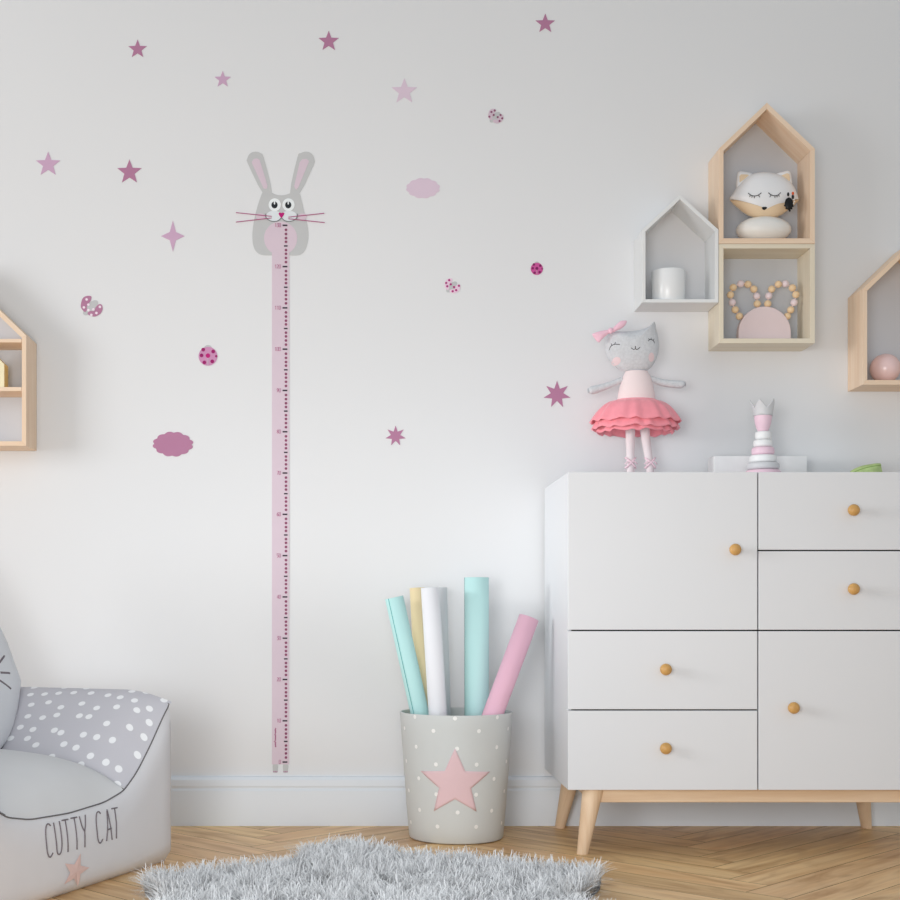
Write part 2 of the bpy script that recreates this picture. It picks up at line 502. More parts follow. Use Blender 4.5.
# tall tan house with the fox
house('tan wooden house-shaped shelf holding a white fox ornament, stacked above cream box', H([(719, 243.6), (719, 148.5), (767, 102.5), (815, 148.5), (815, 243.6)]),
      H([(723.6, 238.2), (723.6, 150.8), (767, 109), (810.2, 150.8), (810.2, 238.2)]), hn, tan, backp)
house('square cream wooden box shelf holding a pink bunny-ear teether, below the fox house', H([(719, 343.2), (719, 244.0), (815, 244.0), (815, 343.2)]),
      H([(723.6, 338.4), (723.6, 248.4), (810.2, 248.4), (810.2, 338.4)]), ['side_board', 'top_board', 'side_board', 'base_board'], cream, backp, group='box shelves on the wall')
house('small white house-shaped shelf holding a plain white cup', H([(642.3, 302.5), (642.3, 229.6), (680, 194.6), (718.6, 229.6), (718.6, 302.5)]),
      H([(645.6, 299.1), (645.6, 231.4), (680, 199.3), (714.9, 231.4), (714.9, 299.1)]), hn, whw, backw, grainy=False)
house('pale wooden house-shaped shelf at the right edge holding a pink ball', H([(862.8, 384.7), (862.8, 288.6), (910.8, 242.2), (958.6, 288.6), (958.6, 384.7)]),
      H([(867.3, 379.9), (867.3, 290.8), (910.8, 248.7), (953.9, 290.8), (953.9, 379.9)]), hn, tan, backp)
lf = house('large tan house-shaped shelf with two inner boards at the left edge', H([(-125, 445.8), (-125, 335.6), (-49, 262.8), (26.2, 335.6), (26.2, 445.8)]),
      H([(-120.3, 441.2), (-120.3, 337.8), (-49, 269.3), (21.8, 337.8), (21.8, 441.2)]), hn, tan, backp)
for y0, y1 in ((338.8, 342.4), (387.0, 391.0)):
    m = MB(); m.box(PX(-120, BD) , PX(21.5, BD), -BD + 0.0005, -0.006, PZ(y1, BD), PZ(y0, BD))
    m.build('inner_board', tan, lf, bevel=0.0006, grain=(1, 0, 0))

# ---- contents of the houses
ITEM = 0.056
# yellow house block in the left shelf
dk = 0.08; bx1 = PX(4.2, dk); bx0 = bx1 - 0.07; zb = PZ(387.0, BD) + 0.0002; ze = PZ(364.0, dk)
yel = plain('cream_block_face', (246, 236, 200), rough=0.6); yel2 = plain('yellow_block_side', (236, 210, 140), rough=0.6)
t = thing('toy_block', 'cream and yellow toy house block on the middle board of the left shelf', 'toy', ((bx0 + bx1) / 2, -0.06, zb))
out = [(bx0, zb), (bx1, zb), (bx1, ze), ((bx0 + bx1) / 2, ze + 0.034), (bx0, ze)]
m = MB(); m.prism(out, -dk + 0.002, -0.043); m.build('block_body', yel2, t, bevel=0.0008)
m = MB(); m.prism(out, -dk, -dk + 0.002); m.build('face_panel', yel, t)

# white cup
cz = PZ(299.1, BD) + 0.0002; ccx = PX(668.2, ITEM); ch = PZ(271.6, ITEM) - cz; cr = ML(16.6, ITEM)
cup_m = plain('white_ceramic', (240, 241, 242), rough=0.25, var=0.004, spec=0.5)
m = MB(); m.lathe([(cr * 0.93, cz), (cr * 0.985, cz + 0.003), (cr, cz + ch - 0.001), (cr - 0.0006, cz + ch), (cr - 0.0028, cz + ch), (cr - 0.003, cz + 0.006), (0, cz + 0.004)], ccx, -ITEM + 0.0, seg=48)
tag(m.build('cup', cup_m, smooth=True, angle=40), 'plain white round cup standing in the white house shelf', 'cup')

# pink ball
bz = PZ(379.9, BD); br = 0.0362
m = MB(); m.ball((PX(885.2, ITEM), -ITEM, bz + br), br, seg=36, rings=22)
tag(m.build('ball', plain('pink_pearl', (242, 210, 208), rough=0.22, var=0.05, scale=25, spec=0.6), smooth=True), 'shiny pale pink ball in the wooden house shelf at right', 'ball')

# bunny ear teether
bd = 0.052
tz = PZ(338.4, BD) + 0.0002; tx = PX(763.6, bd); tr = ML(26.2, bd); tcz = PZ(333.5, bd)
te = thing('teether_toy', 'pale pink half-round teether with two wooden bead loops like bunny ears', 'toy', (tx, -bd, tz))
out = [(tx - tr, tz)] + [(tx + tr * math.cos(a), tcz + tr * math.sin(a)) for a in [PI - PI * i / 36 for i in range(37)]] + [(tx + tr, tz)]
m = MB(); m.prism(out, -bd - 0.011, -bd + 0.011)
m.build('dome', plain('pink_silicone', (231, 212, 213), rough=0.5, var=0.008), te, bevel=0.002)
bw = plain('beech_bead', (242, 212, 172), rough=0.5, var=0.05, scale=90); bpk = plain('pale_pink_bead', (238, 220, 224), rough=0.4)
loops = ([(372, 545, 0), (370, 500, 0), (366, 440, 1), (343, 385, 0), (297, 347, 0), (240, 343, 1), (182, 372, 0), (160, 430, 0), (175, 490, 1), (197, 546, 0), (230, 597, 0)],
         [(452, 545, 0), (452, 500, 0), (460, 438, 1), (483, 385, 0), (535, 347, 0), (590, 343, 1), (645, 375, 0), (672, 428, 0), (658, 490, 1), (632, 547, 0), (605, 597, 0)])
for lp in loops:
    pts = pxs([(a, b) for a, b, c in lp], 710, 240, 7.83, bd)
    m = MB(); m.tube(smooth_open([(p[0], -bd, p[1]) for p in pts], 4), 0.0014); m.build('cord', bpk, te, smooth=True)
    for (p, q) in list(zip(pts, lp))[1:]:
        m = MB(); r = ML(3.6, bd)
        m.ball((p[0], -bd, p[1]), r, r, r, seg=16, rings=10)
        m.build('bead', bpk if q[2] else bw, te, smooth=True)

# fox ornament
fd = 0.058; fz = PZ(238.2, BD) + 0.0002
fx = PX(764, fd)
fo = thing('fox_figurine', 'white and tan sleeping fox ornament with a round white body', 'figurine', (fx, -fd, fz))
fwhite = plain('fox_white', (240, 241, 244), rough=0.35, var=0.004, spec=0.4)
ftan = plain('fox_tan', (238, 214, 182), rough=0.4, var=0.02, scale=12)
fink = plain('ink_black', (28, 28, 34), rough=0.5)
m = MB(); cxz = (PX(763.5, fd), PZ(230.2, fd)); rx = ML(27.3, fd); rz = ML(12.9, fd)
prof = []
for i in range(25):
    a = -PI / 2 + PI * i / 24
    z = cxz[1] + rz * math.sin(a)
    prof.append((rx * math.cos(a) ** 0.9 if math.cos(a) > 0 else 0.0, max(z, fz)))
m.lathe(prof, cxz[0], -fd, seg=48, sy=0.62)
m.build('body', plain('fox_body_white', (240, 238, 234), rough=0.35, var=0.01, spec=0.4), fo, smooth=True)
F = lambda pts: pxs(pts, 715, 150, 8.571, fd)
head_o = smooth_closed(F([(128, 428), (205, 505), (300, 568), (420, 590), (530, 575), (620, 520), (700, 450), (716, 425), (690, 350), (650, 285), (570, 225), (500, 202), (420, 192), (335, 202), (270, 235), (200, 305), (150, 375)]), 4)
hc = F([(422, 400)])[0]
head = Pillow(head_o, 0.031, -fd, c=hc)
m = MB(); head.mesh(m, 14); m.build('head', fwhite, fo, smooth=True)
G = lambda pts: pxs(pts, 715, 150, 8.571, fd + 0.027)
gc = Vector(hc)
lim = F([(0, 424)])[0][1]
lower = [gc + (Vector(p) - gc) * 1.0 for p in head_o if p[1] < lim]
lower.sort(key=lambda p: p.x)
mid_ = [Vector(p) for p in G([(235, 437), (330, 462), (390, 492), (425, 512), (470, 490), (540, 460), (610, 444)])]
bound = smooth_open([lower[0]] + mid_ + [lower[-1]], 5)
m = MB(); head.patch(m, [tuple(p) for p in lower] + [tuple(p) for p in reversed(bound[1:-1])], eps=0.0009, rings=22, c=F([(422, 530)])[0], edge=True)
m.build('lower_face', ftan, fo, smooth=True)
for e_out, e_in in (([(185, 330), (190, 215), (205, 185), (235, 183), (330, 212), (260, 300)], [(205, 285), (204, 230), (218, 217), (268, 216), (285, 224), (240, 262)]),
                    ([(520, 213), (600, 182), (630, 180), (650, 205), (658, 300), (590, 290)], [(560, 226), (610, 206), (630, 213), (638, 250), (632, 280), (600, 258)])):
    p = Pillow(smooth_closed(F(e_out), 4), 0.007, -fd)
    m = MB(); p.mesh(m, 6); e = m.build('ear', fwhite, fo, smooth=True)
    m = MB(); p.patch(m, F(e_in), eps=0.0006); m.build('inner_ear', ftan, e, smooth=True)
for side in ((285, 1), (560, -1)):
    x0, sg = side
    m = MB()
    arc = [(x0, 368), (x0 + sg * 22, 388), (x0 + sg * 52, 396), (x0 + sg * 82, 390), (x0 + sg * 108, 371)]
    head.stroke(m, smooth_open(G(arc), 4), 0.0009, eps=0.0008)
    for a, b in (((18, 384), (12, 402)), ((50, 396), (50, 414)), ((85, 390), (95, 408)), ((33, 392), (30, 408))):
        head.stroke(m, G([(x0 + sg * a[0], a[1]), (x0 + sg * b[0], b[1])]), 0.00075, eps=0.0008)
    m.build('closed_eye', fink, fo, smooth=True)
m = MB(); head.patch(m, smooth_closed(G([(404, 490), (425, 486), (447, 490), (442, 502), (425, 510), (409, 502)]), 3), eps=0.0016); m.build('nose', fink, fo)

# black ornament hanging by the fox's cheek
od = fd + 0.036
O = lambda pts: pxs(pts, 715, 150, 8.571, od)
t = thing('black_charm', 'small black oval charm with an orange tip beside the fox face', 'ornament', (PX(789, od), -od, O([(635, 520)])[0][1]))
p = Pillow(ellipse(*O([(634, 460)])[0], ML(4.3, od), ML(6.3, od), 28), 0.004, -od)
m = MB(); p.mesh(m, 6)
for q in ((600, 475), (612, 500), (655, 500), (665, 480), (640, 520)):
    c = O([q])[0]; m.ball((c[0], -od, c[1]), ML(1.1, od), seg=10, rings=6)
m.build('oval_body', plain('charm_black', (20, 20, 22), rough=0.35), t, smooth=True)
m = MB(); c = O([(627, 380)])[0]; m.ball((c[0], -od, c[1]), ML(1.2, od), ML(1, od), ML(2.1, od), seg=12, rings=8)
c = O([(667, 402)])[0]; m.ball((c[0], -od, c[1]), ML(1.3, od), ML(1, od), ML(2.4, od), seg=12, rings=8)
m.build('antenna', plain('charm_black', (20, 20, 22)), t, smooth=True)
m = MB(); c = O([(668, 372)])[0]; m.ball((c[0], -od, c[1]), ML(1.3, od), ML(1, od), ML(1.7, od), seg=12, rings=8)
m.build('orange_tip', plain('charm_orange', (226, 96, 50), rough=0.4), t, smooth=True)
m = MB()
for q in ((674, 428), (678, 445), (672, 460)):
    c = O([q])[0]; m.ball((c[0], -od - 0.002, c[1]), ML(0.7, od), seg=8, rings=6)
m.build('white_speck', plain('charm_white', (235, 235, 235)), t, smooth=True)

# ================================================================ DRESSER TOP
# cat doll
dd = 0.105
C1 = lambda pts: pxs(pts, 575, 310, 5.292, dd)
C2 = lambda pts: pxs(pts, 575, 315, 7.5, dd)
dl = thing('cat_doll', 'grey knitted cat doll in a coral tutu with a pink bow, standing on dresser', 'doll', (PX(636, dd), -dd, ZT))
grey = plain('grey_knit', (214, 216, 220), rough=0.95, var=0.06, scale=160, bump=0.5, bscale=700, spec=0.05)
C3 = lambda pts: pxs(pts, 575, 315, 7.5, dd + 0.029)
dpink = plain('pale_pink_jersey', (244, 226, 226), rough=0.9, var=0.01, bump=0.1, bscale=500, spec=0.05)
pinkc = plain('bow_pink', (246, 202, 218), rough=0.8, var=0.02, spec=0.1)
blush = plain('blush_felt', (236, 214, 217), rough=0.9, spec=0.05)
hd = Pillow(smooth_closed(C2([(232, 190), (230, 270), (262, 345), (325, 402), (395, 428), (490, 430), (560, 402), (608, 335), (630, 245), (622, 170), (610, 115), (600, 62), (590, 52), (572, 80), (505, 108), (420, 124), (350, 126), (300, 126), (262, 136), (244, 156)]), 4), 0.034, -dd)
m = MB(); hd.mesh(m, 12); m.build('head', grey, dl, smooth=True)
for sh in ([(268, 240), (278, 226), (300, 216), (338, 221)], [(548, 196), (562, 184), (580, 184), (598, 198)]):
    m = MB(); hd.stroke(m, smooth_open(C3(sh), 4), 0.0008)
    la = [((300, 216), (307, 200)), ((282, 224), (278, 208)), ((270, 238), (264, 256))] if sh[0][0] < 400 else [((560, 186), (550, 176)), ((572, 182), (572, 168)), ((588, 188), (598, 176)), ((596, 197), (601, 209))]
    for a, b in la: hd.stroke(m, C3([a, b]), 0.0007)
    m.build('closed_eye', fink, dl, smooth=True)
m = MB(); hd.stroke(m, smooth_open(C3([(418, 248), (436, 260), (450, 256), (464, 261), (486, 243)]), 4), 0.0008); hd.stroke(m, C3([(450, 236), (450, 256)]), 0.0010)
m.build('mouth', fink, dl, smooth=True)
for c, rx, rz in (((318, 338), 4.0, 3.8), ((578, 312), 3.2, 4.4)):
    q = C3([c])[0]; m = MB(); hd.patch(m, ellipse(q[0], q[1], ML(rx, dd), ML(rz, dd), 20), eps=0.0004); m.build('cheek', blush, dl, smooth=True)
# torso: lathe-like, elliptical
def axis_body(rows, d, name, mat, parent, sy=0.75, seg=28):
    m = MB(); vs = []; fs = []
    for (xa, xb, py) in rows:
        cx = (PX(xa, d) + PX(xb, d)) / 2; r = (PX(xb, d) - PX(xa, d)) / 2; z = PZ(py, d)
        for k in range(seg):
            a = 2 * PI * k / seg; vs.append((cx + r * math.cos(a), -d + r * sy * math.sin(a), z))
    for i in range(len(rows) - 1):
        for k in range(seg):
            k2 = (k + 1) % seg; fs.append((i * seg + k, i * seg + k2, (i + 1) * seg + k2, (i + 1) * seg + k))
    fs.append(tuple(range(seg))); fs.append(tuple(range((len(rows) - 1) * seg, len(rows) * seg)))
    m.add(vs, fs); return m.build(name, mat, parent, smooth=True, angle=60)
axis_body([(625.6, 647.6, 371.5), (624.2, 649.0, 374), (622.4, 651, 378), (620, 653, 386), (618, 654.6, 394), (617, 655.5, 402), (618, 655, 412), (624, 650, 420), (630, 644, 424)], dd, 'dress_top', dpink, dl)
def limb(pts, rads, name, mat, parent, seg=16):
    m = MB(); m.tube(smooth_open([Vector(p) for p in pts], 5), [rads[0]] * 0 + [rads[min(int(i / 5), len(rads) - 2)] * (1 - (i % 5) / 5) + rads[min(int(i / 5) + 1, len(rads) - 1)] * ((i % 5) / 5) for i in range(5 * (len(pts) - 1) + 1)], seg=seg)
    return m.build(name, mat, parent, smooth=True, angle=70)
def Q(px, py, d=dd): return P(px, py, d)
limb([Q(622, 379.5), Q(612, 384), Q(602, 387.5), Q(594, 389.8), Q(591, 390.5), Q(589, 390.8), Q(587.9, 391)], [0.007, 0.0075, 0.0088, 0.0100, 0.0094, 0.0068, 0.0015], 'arm', grey, dl)
limb([Q(650, 378), Q(660, 382), Q(670, 383.8), Q(679, 384.4), Q(682, 384.2), Q(684, 384), Q(685.2, 383.9)], [0.006, 0.0085, 0.0092, 0.0094, 0.0088, 0.0064, 0.0015], 'arm', grey, dl)
legm = plain('pale_leg_jersey', (236, 226, 228), rough=0.9, var=0.02, spec=0.05)
shoe = plain('ballet_ribbon', (244, 216, 226), rough=0.7, var=0.03, spec=0.1)
lz = ZT + 0.011
for pts in ([(630.5, 415), (630.3, 436), (630.4, 455), (630.6, 470)], [(644, 415), (645.4, 436), (648.2, 455), (650.2, 470)]):
    v = [Q(*p) for p in pts]; end = Vector((v[-1].x, v[-1].y, lz + 0.004)); v.append(end)
    lg = limb(v, [0.0125, 0.0115, 0.0098, 0.0092, 0.009], 'leg', legm, dl)
    m = MB(); m.ball((end.x, end.y - 0.012, lz), 0.0135, 0.026, 0.0105, seg=20, rings=12)
    m.tube(smooth_open([end + Vector((0, 0, -0.002)), end + Vector((0, 0, 0.012))], 2), 0.0125, seg=16)
    m.build('ballet_shoe', shoe, lg, smooth=True)
    m = MB(); zc = PZ(463, dd); xc = v[3].x - 0.0005
    for s in (-1, 1):
        m.tube([(xc + 0.0125 * math.cos(a), -dd - 0.0125 * math.sin(a), zc + s * 0.012 * math.cos(a)) for a in [PI * i / 12 for i in range(13)]], 0.0022, seg=6)
        m.tube([(xc + s * 0.003 + 0.004 * s * i, -dd - 0.0125 + 0.001 * i, zc + 0.001 - 0.0018 * i * i * 0.5 + 0.003 * (i > 0)) for i in range(4)], 0.0016, seg=6)
    m.build('ribbon_tie', shoe, lg, smooth=True)
# tutu: ruffled tiers
coral = plain('coral_tulle', (253, 156, 168), rough=0.85, var=0.05, scale=60, spec=0.05, sheen=0.3)
def tier(zt, zb_, xm, rt, rb, hump, seedn, droop=0.0, d0=dd):
    rnd = random.Random(seedn)
    ph = [rnd.uniform(0, 2 * PI) for _ in range(4)]
    m = MB(); nU, nV = 150, 12
    def fn(u, v):
        a = 2 * PI * u
        ruff = math.sin(15 * a + ph[0]) * 0.55 + math.sin(23 * a + ph[1]) * 0.3 + math.sin(7 * a + ph[2]) * 0.4
        e = v ** 0.62
        r = rt + (rb - rt) * e
        r *= 1 + 0.030 * ruff * v
        z = zt + (zb_ - zt) * (v ** hump) + 0.0032 * ruff * v - droop * 0.0
        return Vector((xm + r * math.cos(a), -d0 + min(r * math.sin(a) * 0.80, 0.098), z))
    m.grid(fn, nU, nV); return m
xm = PX(636, dd)
for (a, b, rt, rb, hump, sd) in ((PZ(401, dd), PZ(422.5, dd), 0.042, 0.109, 1.5, 3), (PZ(404, dd), PZ(429.5, dd), 0.040, 0.105, 1.4, 9), (PZ(405, dd), PZ(433, dd), 0.035, 0.092, 1.3, 5)):
    tier(a, b, PX(635.3, dd), rt, rb, hump, sd).build('tutu_tier', coral, dl, smooth=True, solid=0.0012)
m = MB()
m.tube([(PX(636, dd) + 0.0465 * math.cos(a), -dd + 0.036 * math.sin(a), PZ(400.8, dd)) for a in [2 * PI * i / 32 for i in range(32)]], 0.0026, seg=8, closed=True)
m.build('waistband', coral, dl, smooth=True)
# bow
bdp = dd + 0.022
B = lambda pts: pxs(pts, 575, 315, 7.5, bdp)
for out in ([(268, 112), (240, 112), (185, 122), (136, 138), (130, 150), (150, 180), (178, 206), (200, 185), (240, 150), (275, 128)],
            [(262, 122), (290, 92), (335, 50), (360, 42), (388, 44), (380, 72), (350, 100), (310, 120), (280, 134)]):
    p = Pillow(smooth_closed(B(out), 4), 0.007, -bdp, power=2)
    m = MB(); p.mesh(m, 7); m.build('bow_loop', pinkc, dl, smooth=True)
m = MB(); c = B([(266, 120)])[0]; m.ball((c[0], -bdp - 0.003, c[1]), ML(2.6, bdp), 0.007, ML(3.0, bdp)); m.build('bow_knot', pinkc, dl, smooth=True)

# stacking toy
sd = 0.155; sx = PX(763, sd)
st = thing('stacking_toy', 'pink, white and grey ring stacking toy topped with a grey crown', 'toy', (sx, -sd, ZT))
sgrey = plain('toy_grey', (214, 214, 216), rough=0.4); swhite = plain('toy_white', (242, 242, 242), rough=0.4); spink = plain('toy_pink', (240, 208, 222), rough=0.4)
def ring(py0, py1, ra, mat, name='ring', dx=0):
    z0, z1 = PZ(py1, sd), PZ(py0, sd); r = ML(ra, sd); h = z1 - z0; e = min(h * 0.42, 0.006)
    pr = [(0, z0)] + [(r - e + e * math.sin(a), z0 + e - e * math.cos(a)) for a in [PI / 2 * i / 5 for i in range(6)]] + [(r - e + e * math.cos(a), z1 - e + e * math.sin(a)) for a in [PI / 2 * i / 5 for i in range(6)]] + [(0, z1)]
    m = MB(); m.lathe(pr, sx + ML(dx, sd), -sd, seg=36); m.build(name, mat, st, smooth=True)
zz = 610 - (ZT + 0.0002 - EYE) * SC * RR(sd)
ring(477, zz, 19, spink, 'base'); ring(470.2, 477, 17.3, spink)
ring(463, 470, 16, sgrey); ring(455.3, 462.8, 13.4, swhite); ring(447.4, 455.1, 11.2, spink); ring(440, 447.2, 9.4, swhite); ring(431.4, 439.8, 7.8, swhite)
m = MB(); m.lathe([(0, PZ(431.3, sd)), (ML(5.0, sd), PZ(431.2, sd)), (ML(6.6, sd), PZ(428, sd)), (ML(8, sd), PZ(423, sd)), (ML(8.6, sd), PZ(418, sd)), (ML(8.7, sd), PZ(416, sd)), (0, PZ(416, sd))], sx, -sd, seg=36)
m.build('cup', spink, st, smooth=True, angle=50)
m = MB(); nn = 60
def crown(u, v):
    a = 2 * PI * u
    tip = abs(((u * 5) % 1) - 0.5) * 2
    z0 = PZ(416, sd); z1 = PZ(408.5, sd) + ML(8.5, sd) * tip
    z = z0 + (z1 - z0) * v; r = ML(8.9, sd) + ML(3.4, sd) * ((z - z0) / ML(16, sd)) ** 1.6
    return Vector((sx + r * math.cos(a + 0.4), -sd + r * math.sin(a + 0.4), z))
m.grid(crown, nn, 6); m.build('crown', sgrey, st, smooth=True, solid=0.002)
m = MB(); m.lathe([(0, PZ(416, sd)), (ML(8.2, sd), PZ(416, sd)), (ML(8.6, sd), PZ(412, sd)), (0, PZ(412, sd))], sx, -sd, seg=36); m.build('crown_base', sgrey, st, smooth=True, angle=50)

# low white box behind the toy
x0, x1 = PX(714.5, .085), PX(807, .085); zt = PZ(456, .085)
m = MB(); y0, y1 = -0.085, -0.02
m.box(x0, x1, y0, y0 + 0.004, ZT + .0002, zt); m.box(x0, x1, y1 - 0.004, y1, ZT + .0002, zt)
m.box(x0, x0 + 0.004, y0 + 0.004, y1 - 0.004, ZT + .0002, zt); m.box(x1 - 0.004, x1, y0 + 0.004, y1 - 0.004, ZT + .0002, zt); m.box(x0 + 0.004, x1 - 0.004, y0 + 0.004, y1 - 0.004, ZT + .0002, ZT + 0.004)
tag(m.build('storage_box', plain('box_white', (238, 238, 238), rough=0.6), bevel=0.0006), 'low white open box on the dresser behind the stacking toy', 'box')

# green leaf toy
ld = 0.16
t = thing('leaf_toy', 'bright green felt leaf lying on the dresser right of the stacking toy', 'toy', (PX(868, ld), -ld, ZT))
lz0 = 610 - (ZT + 0.0065 - EYE) * SC * RR(ld)
pl = Pillow(smooth_closed([(PX(a, ld), PZ(b, ld)) for a, b in [(843, lz0), (850, 471.5), (860, 466.3), (870, 464.2), (879.6, 463.3), (881, 467), (881.5, lz0), (862, lz0)]], 4), 0.020, -ld)
m = MB(); pl.mesh(m, 7); m.build('leaf_blade', plain('leaf_green', (184, 206, 140), rough=0.7, var=0.12, scale=60), t, smooth=True)
m = MB(); pl.stroke(m, smooth_open([(PX(a, ld), PZ(b, ld)) for a, b in [(849, 474.0), (860, 469.5), (870, 467), (879, 465.8)]], 4), 0.0009); m.build('midrib', plain('leaf_dark_green', (130, 165, 85), rough=0.7), t, smooth=True)
m = MB(); m.box(PX(850, ld), PX(897, ld), -ld - 0.02, -ld + 0.02, ZT + .0002, ZT + 0.0065); m.build('wooden_base', tan, t, bevel=0.002, grain=(1, 0, 0))
# ================================================================ BASKET
kd = 0.182
bxc = PX(456.2, kd)
gb = plain('basket_grey', (211, 214, 213), rough=0.6, var=0.012, scale=20)
bdot = plain('basket_white_dot', (246, 246, 244), rough=0.6)
bkt = thing('waste_basket', 'round grey bin with white dots and a pink star, holding paper rolls', 'basket', (bxc, -kd, 0))
RB, RT, HB = 0.1105, 0.1330, 0.2975
def brad(z): return RB + (RT - RB) * (max(z, 0) / HB) ** 0.9
m = MB()
pr = [(0, 0.0003), (RB - 0.006, 0.0003), (RB - 0.001, 0.0025)] + [(brad(z), z) for z in [0.006 + (HB - 0.008) * i / 12 for i in range(13)]]
pr += [(RT - 0.0005, HB), (RT - 0.0035, HB), (RT - 0.004, HB - 0.003)] + [(brad(z) - 0.0035, z) for z in [HB - 0.01 - (HB - 0.02) * i / 6 for i in range(7)]] + [(0, 0.006)]
m.lathe(pr, bxc, -kd, seg=96)
# dots lie on the wall of the bin
def surf(th, z, e): r = brad(z) + e; return Vector((bxc + r * math.sin(th), -kd - r * math.cos(th), z))
rows = [474, 513, 565, 614, 661, 705, 758, 803]
for ri, Y in enumerate(rows):
    z = PZ(560 + Y / 3, kd + 0.12)
    for k in range(8):
        thd = math.radians(45 * k + (0 if ri % 2 == 0 else 22.5) + random.uniform(-1.5, 1.5) - 3.5)
        r0 = 0.0048
        cen = surf(thd, z, 0.0005); vs = [cen]; nn = 14
        for q in range(nn):
            a = 2 * PI * q / nn; vs.append(surf(thd + r0 * math.cos(a) / brad(z), z + r0 * math.sin(a), 0.0005))
        m.add(vs, [(0, 1 + q, 1 + (q + 1) % nn) for q in range(nn)], 1)
m.build('bin_wall', [gb, bdot], bkt, smooth=True, angle=40, recalc=False)
m = MB()
zc = PZ(783.5, kd + .12); R0 = ML(35.5, kd + .12)
o = star_pts(0, 0, R0, 5, 0.44)
vs = [surf(-0.085, zc, 0.0012)]; n = len(o); rg = 6; fs = []
dense = []
for i in range(n):
    a = Vector(o[i]); b = Vector(o[(i + 1) % n])
    for q in range(5): dense.append(a + (b - a) * q / 5)
n = len(dense)
for r in range(1, rg + 1):
    for p in dense: vs.append(surf((p.x * 1.09 * r / rg) / brad(zc) - 0.085, zc + p.y * r / rg, 0.0012))
for i in range(n):
    j = (i + 1) % n; fs.append((0, 1 + i, 1 + j))
    for r in range(rg - 1):
        a = 1 + r * n; b = a + n; fs.append((a + i, b + i, b + j, a + j))
m.add(vs, fs); m.build('star_patch', plain('star_pink', (232, 200, 204), rough=0.7, var=0.01), bkt, smooth=True, solid=0.0008)

# paper rolls standing in the bin
def roll(label, top, mid, dtop, dmid, wpx, c, rough=0.6, seam=None, seamc=None, H=None):
    """axis from a seen top point through a seen point at the rim down to the bin floor"""
    a = P(top[0], top[1], dtop); b = P(mid[0], mid[1], dmid)
    r = ML(wpx / 2, dtop)
    dirv = (a - b).normalized(); t_ = (b.z - 0.012 - r * 0.5) / dirv.z
    base = b - dirv * t_
    t = thing('paper_roll', label, 'paper roll', base, 'paper rolls in the dotted bin')
    mat = plain('paper_' + label.split()[0] + '_' + label.split()[1], c, rough=rough, var=0.01, scale=8)
    m = MB(); L_ = (a - base).length; u = Vector((1, 0, 0)); u = (u - dirv * u.dot(dirv)).normalized(); w = dirv.cross(u)
    n = 56; turns = 1.35; vs = []; fs = []
    for i in range(n + 1):
        f = i / n; ang = (seam or 2.6) + 2 * PI * turns * f; rr = r * (1.0 - 0.10 * f)
        q = u * math.cos(ang) * rr + w * math.sin(ang) * rr
        vs += [base + q, a + q]
    for i in range(n): fs.append((2 * i, 2 * i + 2, 2 * i + 3, 2 * i + 1))
    m.add(vs, fs); m.build('sheet', mat, t, smooth=True, solid=0.0009)
    if seamc:
        m = MB(); ang = (seam or 2.6) - 0.03; q = (u * math.cos(ang) + w * math.sin(ang)) * (r * 0.985)
        m.tube([base + q, a + q], 0.0015, seg=6); m.build('sheet_edge', plain('edge_' + mat.name, seamc), t)
    return t
roll('aqua paper roll leaning left, shorter of the two aqua rolls', (394.0, 597.5), (420.0, 715), 0.156, 0.155, 19, (196, 238, 236), seam=-2.2, seamc=(108, 180, 182))
roll('cream paper roll standing between the left aqua roll and the white roll', (417.5, 588), (424, 712), 0.092, 0.107, 15.5, (244, 224, 180))
roll('white paper roll beside the cream roll, in front of the light grey one', (430.2, 587.5), (438, 714), 0.202, 0.203, 18.5, (242, 242, 246))
roll('light grey paper roll standing behind the white roll', (440, 587.5), (443.5, 710), 0.098, 0.098, 14.5, (226, 227, 230))
roll('tallest aqua paper roll standing upright in the middle', (476.8, 577.5), (477, 714), 0.152, 0.152, 24.5, (196, 236, 235), seam=-3.0, seamc=(84, 150, 152))
roll('pink paper roll leaning right at the side of the bin', (529.2, 617.8), (492.5, 716), 0.195, 0.221, 20.5, (236, 188, 207))

# ================================================================ BEANBAG CHAIR
A0 = Vector((-0.4257, -0.477, 0)); ET = Vector((-0.381, -0.925, 0)).normalized(); ES = Vector((-0.925, 0.381, 0)).normalized()
CW = 0.76
def L3(t, s, z): return A0 + ET * t + ES * s + Vector((0, 0, z))
ukey = [(0, .343), (.03, .318), (.09, .252), (.14, .204), (.19, .171), (.26, .157), (.38, .152)]
def U(t):
    t = min(t, CW - t)
    for (a, za), (b, zb_) in zip(ukey, ukey[1:]):
        if t <= b: 
            f = (t - a) / (b - a); return za + (zb_ - za) * f
    return ukey[-1][1]
def Us(t):  # smoothed
    return sum(U(min(max(t + q * 0.012, 0), CW)) for q in (-1, 0, 1)) / 3
SL = 0.60
fab = plain('chair_grey_fabric', (230, 230, 234), rough=0.9, var=0.02, scale=7, bump=0.25, bscale=9, spec=0.08)
fabs = plain('chair_seat_fabric', (226, 226, 227), rough=0.9, var=0.02, scale=7, bump=0.25, bscale=8, spec=0.08)
fabb = plain('chair_back_fabric', (224, 226, 230), rough=0.9, var=0.02, scale=7, bump=0.25, bscale=8, spec=0.08)
dotm = dotted('chair_dotted_fabric', (204, 202, 208), (248, 248, 250), scale=24.0, rad=0.175)
pipe = plain('dark_piping', (112, 110, 112), rough=0.8)
ink = plain('print_dark_grey', (122, 114, 120), rough=0.8)
ch = thing('beanbag_chair', 'grey children\'s beanbag armchair with dotted arms and printed front lettering', 'chair', L3(CW / 2, SL / 2, 0))
